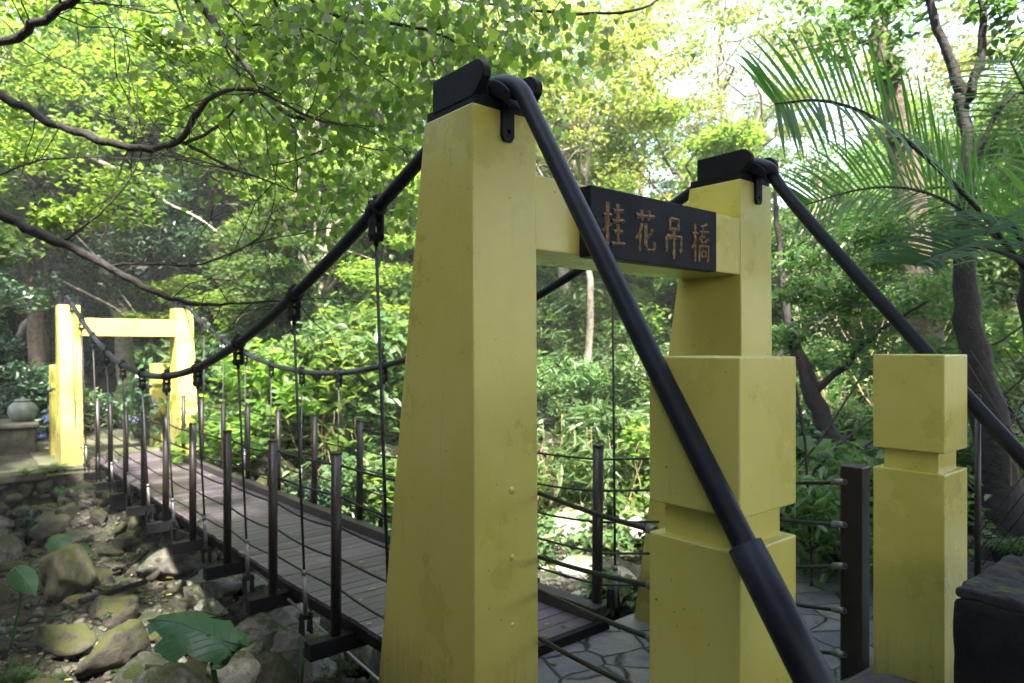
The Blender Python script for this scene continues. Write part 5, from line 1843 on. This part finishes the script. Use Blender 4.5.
pm = empty('palm', (P(1010, 300, 4.9).x, P(1010, 300, 4.9).y, 0.1), 'feathery green palm whose long frond arches left above the right stay cable', 'palm')
mb = MB()
px_branch(mb, [(1050, 620, 4.9), (1045, 450, 4.9), (1036, 330, 4.9), (1030, 255, 4.9)], [.10, .085, .075, .06], 10)
mb.build('trunk', M_BARKD, pm)
FR = [
    [(1026, 270, 4.9), (985, 215, 4.6), (930, 160, 4.3), (880, 118, 4.1), (825, 98, 3.9), (775, 104, 3.8)],
    [(1028, 270, 4.9), (985, 225, 5.1), (930, 190, 5.2), (870, 185, 5.3), (805, 205, 5.4)],
    [(1030, 260, 4.9), (1010, 220, 5.4), (960, 185, 5.9), (915, 190, 6.2), (875, 225, 6.4)],
    [(1030, 260, 4.9), (1040, 190, 4.9), (1040, 120, 5.0), (1010, 60, 5.2)],
    [(1030, 265, 4.9), (1075, 200, 4.6), (1120, 180, 4.4), (1160, 200, 4.2)],
    [(1030, 265, 4.9), (1000, 250, 4.3), (960, 245, 4.0), (915, 265, 3.9)],
    [(1035, 265, 4.9), (1060, 230, 5.6), (1050, 215, 6.3), (1020, 225, 6.9)],
    [(1030, 262, 4.9), (1015, 225, 4.4), (1000, 215, 4.0), (985, 235, 3.8)],
]
for i, fr in enumerate(FR):
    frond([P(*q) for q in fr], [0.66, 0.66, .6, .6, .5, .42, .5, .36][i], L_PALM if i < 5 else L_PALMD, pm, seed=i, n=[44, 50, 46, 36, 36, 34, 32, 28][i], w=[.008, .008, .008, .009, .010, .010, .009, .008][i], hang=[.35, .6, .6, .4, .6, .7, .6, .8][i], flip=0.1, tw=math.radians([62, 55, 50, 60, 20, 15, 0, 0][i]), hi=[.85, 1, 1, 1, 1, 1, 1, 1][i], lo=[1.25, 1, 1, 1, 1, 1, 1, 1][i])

# second smaller palm-like clumps in the dark thicket at right
for i, (px_, py_, d_, s_) in enumerate(((1010, 470, 6.6, 1.5), (900, 440, 7.4, 1.3), (960, 330, 7.6, 1.5), (1050, 420, 7.0, 1.8))):
    x, y = W(px_, d_)
    bush('frond2', x, y, s_, i * 1.1, ['tall dark fern by the leaning trunk at the right edge', 'tall dark fern between the two yellow posts', 'tall dark fern under the palm', 'tall dark fern outside the right edge'][i], None, None, 'fern', 'fern')

# vines and thin stems crossing the gap between the posts
VN = (([(792, 370, 5.2), (805, 430, 5.1), (811, 520, 5.0), (812, 640, 5.0)], 'thin vine hanging straight down between the two yellow posts'),
      ([(762, 540, 5.6), (815, 470, 5.6), (860, 425, 5.7), (910, 400, 5.8)], 'bare stem slanting up to the right behind the dark rail post'),
      ([(770, 500, 6), (830, 430, 6), (870, 360, 6.1)], 'bare stem slanting up behind the near yellow post'),
      ([(820, 540, 6), (850, 450, 6), (905, 430, 6.1)], 'crooked bare stem behind the right yellow post'),
      ([(985, 420, 6), (1005, 395, 6), (1030, 372, 6)], 'short bare stem above the stay at the right edge'),
      ([(985, 370, 6), (1005, 400, 6), (1030, 440, 6)], 'bare stem falling to the right at the right edge'),
      ([(980, 470, 6.2), (1000, 430, 6.2), (1030, 395, 6.2)], 'bare stem rising steeply at the right edge'),
      ([(975, 350, 6), (1005, 340, 6), (1030, 320, 6)], 'topmost bare stem at the right edge, nearly level'))
for a, lab in VN:
    mb = MB()
    px_branch(mb, a, [.012, .011, .010, .008][:len(a)], 6)
    tag(mb.build('vine', M_BARKD), lab, 'vine')

# chain-link fence behind the right post
cf = empty('wire_fence', P(1000, 560, 4.6), 'rusty diamond wire mesh fence behind the right yellow post', 'fence')
mb = MB()
fa = P(960, 470, 4.75); fb = P(1060, 470, 4.2)
u = Vector((fb.x - fa.x, fb.y - fa.y, 0)); Lf = u.length; u.normalize()
zf0, zf1 = 0.3, 1.75
hh = zf1 - zf0
for k in range(-14, 34):
    s0 = k * 0.075
    for sg in (1, -1):
        p0 = Vector((fa.x, fa.y, zf0)) + u * s0
        p1 = p0 + u * (hh * 0.62 * sg) + Vector((0, 0, hh))
        a0, a1 = s0, s0 + hh * 0.62 * sg
        if min(a0, a1) < 0 or max(a0, a1) > 1.6: continue
        mb.tube([p0 + Vector((0, 0, 0)), p1], 0.0036, 4)
mb.build('mesh_wire', M_POST, cf)
mb = MB()
for s0 in (0.12, 1.55):
    q = Vector((fa.x, fa.y, 0)) + u * s0
    mb.tube([q, q + Vector((0, 0, 1.45))], 0.02, 8)
mb.build('fence_post', M_POST, cf)

# ------------------------------------------------------------------ taro plants
def taro_leaf(name, size, mat, seed, torn=True):
    """arrow-shaped leaf, cupped, blade in local xy, tip along +x, petiole joint near origin"""
    rng = random.Random(seed)
    outline = [(1.0, 0.0), (0.86, 0.10), (0.68, 0.24), (0.48, 0.35), (0.26, 0.41), (0.06, 0.42), (-0.14, 0.40), (-0.32, 0.33), (-0.44, 0.20), (-0.36, 0.10), (-0.12, 0.04)]
    rows = []
    nr = len(outline)
    V, Fc = [], []
    for sgn in (1, -1):
        i0 = len(V)
        for (x, y) in outline:
            e = 1.0
            for k in range(5):
                t = k / 4
                wob = (rng.uniform(-.035, .035) if torn and k == 4 else 0)
                yy = y * t * sgn
                xx = x * (0.98 + 0.02 * t) + (0.0 if k < 4 else wob)
                zz = -0.55 * (xx - 0.1) ** 2 * 0.6 - 0.45 * (y * t) ** 2 * 2.2 + 0.03 * math.sin(xx * 18) * t + 0.02 * math.sin(xx * 31 + seed) * t * t
                V.append((xx * size, (yy + wob) * size, zz * size))
        for r_ in range(nr - 1):
            for k in range(4):
                if torn and k == 3 and rng.random() < .25: continue
                a = i0 + r_ * 5 + k
                q = (a, a + 1, a + 6, a + 5)
                Fc.append(q if sgn > 0 else q[::-1])
    return np_mesh(name, np.array(V), np.array(Fc), mat, True)


def taro(px_, py_, d, size, rx, label, root, seed, torn=True, roll=(0, 0, 0)):
    q = P(px_, py_, d)
    t = empty('taro_plant', root, label, 'plant')
    o = link('leaf', taro_leaf('leaf', size, L_TARO, seed, torn), t)
    o.location = q - t.location
    Rv, Uv, Cv = Vector((CA, -SA, 0)), Vector((0, 0, 1)), Vector((-SA, -CA, 0))
    tv = (Rv * roll[0] + Uv * roll[1] + Cv * roll[2]).normalized()
    nv = (Uv * 0.9 + Cv * (0.30 if torn else 0.45)); nv = (nv - tv * nv.dot(tv)).normalized()
    sv = nv.cross(tv)
    o.rotation_euler = Matrix(((tv.x, sv.x, nv.x), (tv.y, sv.y, nv.y), (tv.z, sv.z, nv.z))).to_euler()
    mb = MB()
    r0 = Vector(root)
    mid = r0.lerp(q, 0.55) + Vector((0.05, 0.02, 0.08))
    V_ = [r0, mid, q]
    for _ in range(2):
        W_ = [V_[0]]
        for a, b in zip(V_[:-1], V_[1:]): W_ += [a * .75 + b * .25, a * .25 + b * .75]
        W_.append(V_[-1]); V_ = W_
    mb.tube(V_, [.016 - .007 * i / len(V_) for i in range(len(V_))], 8)
    mb.build('stalk', L_TARO, t)
    return t


q = P(232, 740, 3.0)
taro(208, 634, 3.0, 0.34, 0, 'torn drooping taro leaf on a long green stalk at the bottom, left of the bridge', (q.x, q.y, -1.1), 5, True, (-.95, .30, -.25))
q = P(10, 600, 6.5)
taro(20, 574, 6.6, 0.27, 0, 'taro plant with bluish leaf at the left edge beside the mossy boulder', (q.x, q.y, -1.1), 6, False, (.7, -.5, .3))
q = P(62, 575, 9.5)
taro(62, 540, 9.4, 0.42, 0, 'flat oval taro leaf poking up behind the mossy boulder', (q.x, q.y, -1.1), 7, False, (.9, -.3, -.1))
q = P(300, 700, 4.4)
mb = MB(); mb.tube([P(300, 700, 4.4), P(302, 670, 4.4), P(300, 640, 4.4)], [.012, .012, .008], 8)
tag(mb.build('plant_stem', L_TARO), 'single upright green stem in front of the pale stones at the bottom', 'plant')

# purple flowers at the foot of the far gate
pf = empty('purple_flowers', P(136, 432, 15.5), 'small clump of purple flowers on the path beyond the bridge', 'flowers')
M_PUR = mat_simple('purple_petals', (0.18, 0.12, 0.42), 0.6, 0, 0.3, 10)
rpf = np.random.default_rng(3)
V, Fc = leaves(np.array(P(136, 424, 15.5)) + rpf.normal(size=(90, 3)) * .1, .08, rpf)
o = link('petals', np_mesh('petals', V, Fc, M_PUR)); setparent_keep(o, pf)
mb = MB()
for k in range(6):
    mb.tube([P(136 + k - 3, 445, 15.5), P(133 + k * 1.5, 425, 15.5)], .008, 5)
mb.build('stalks', L_TARO, pf)


# ------------------------------------------------------------------ thin haze volume, added to lift the dark gaps in the background
m = bpy.data.materials.new('added_haze'); m.use_nodes = True
nt = m.node_tree; nt.nodes.remove(nt.nodes['Principled BSDF'])
pv = nt.nodes.new('ShaderNodeVolumePrincipled')
pv.inputs['Color'].default_value = (0.93, 0.98, 0.97, 1)
pv.inputs['Density'].default_value = 0.0015
nt.links.new(pv.outputs[0], nt.nodes['Material Output'].inputs['Volume'])
mb = MB(); mb.box(-95, 115, -95, 115, float(terrain(*np.meshgrid(xs, ys)).min()) - 1.5, 26)
tag(mb.build('haze', m), 'thin haze added to lift the dark gaps between the trees', 'haze', kind='stuff')
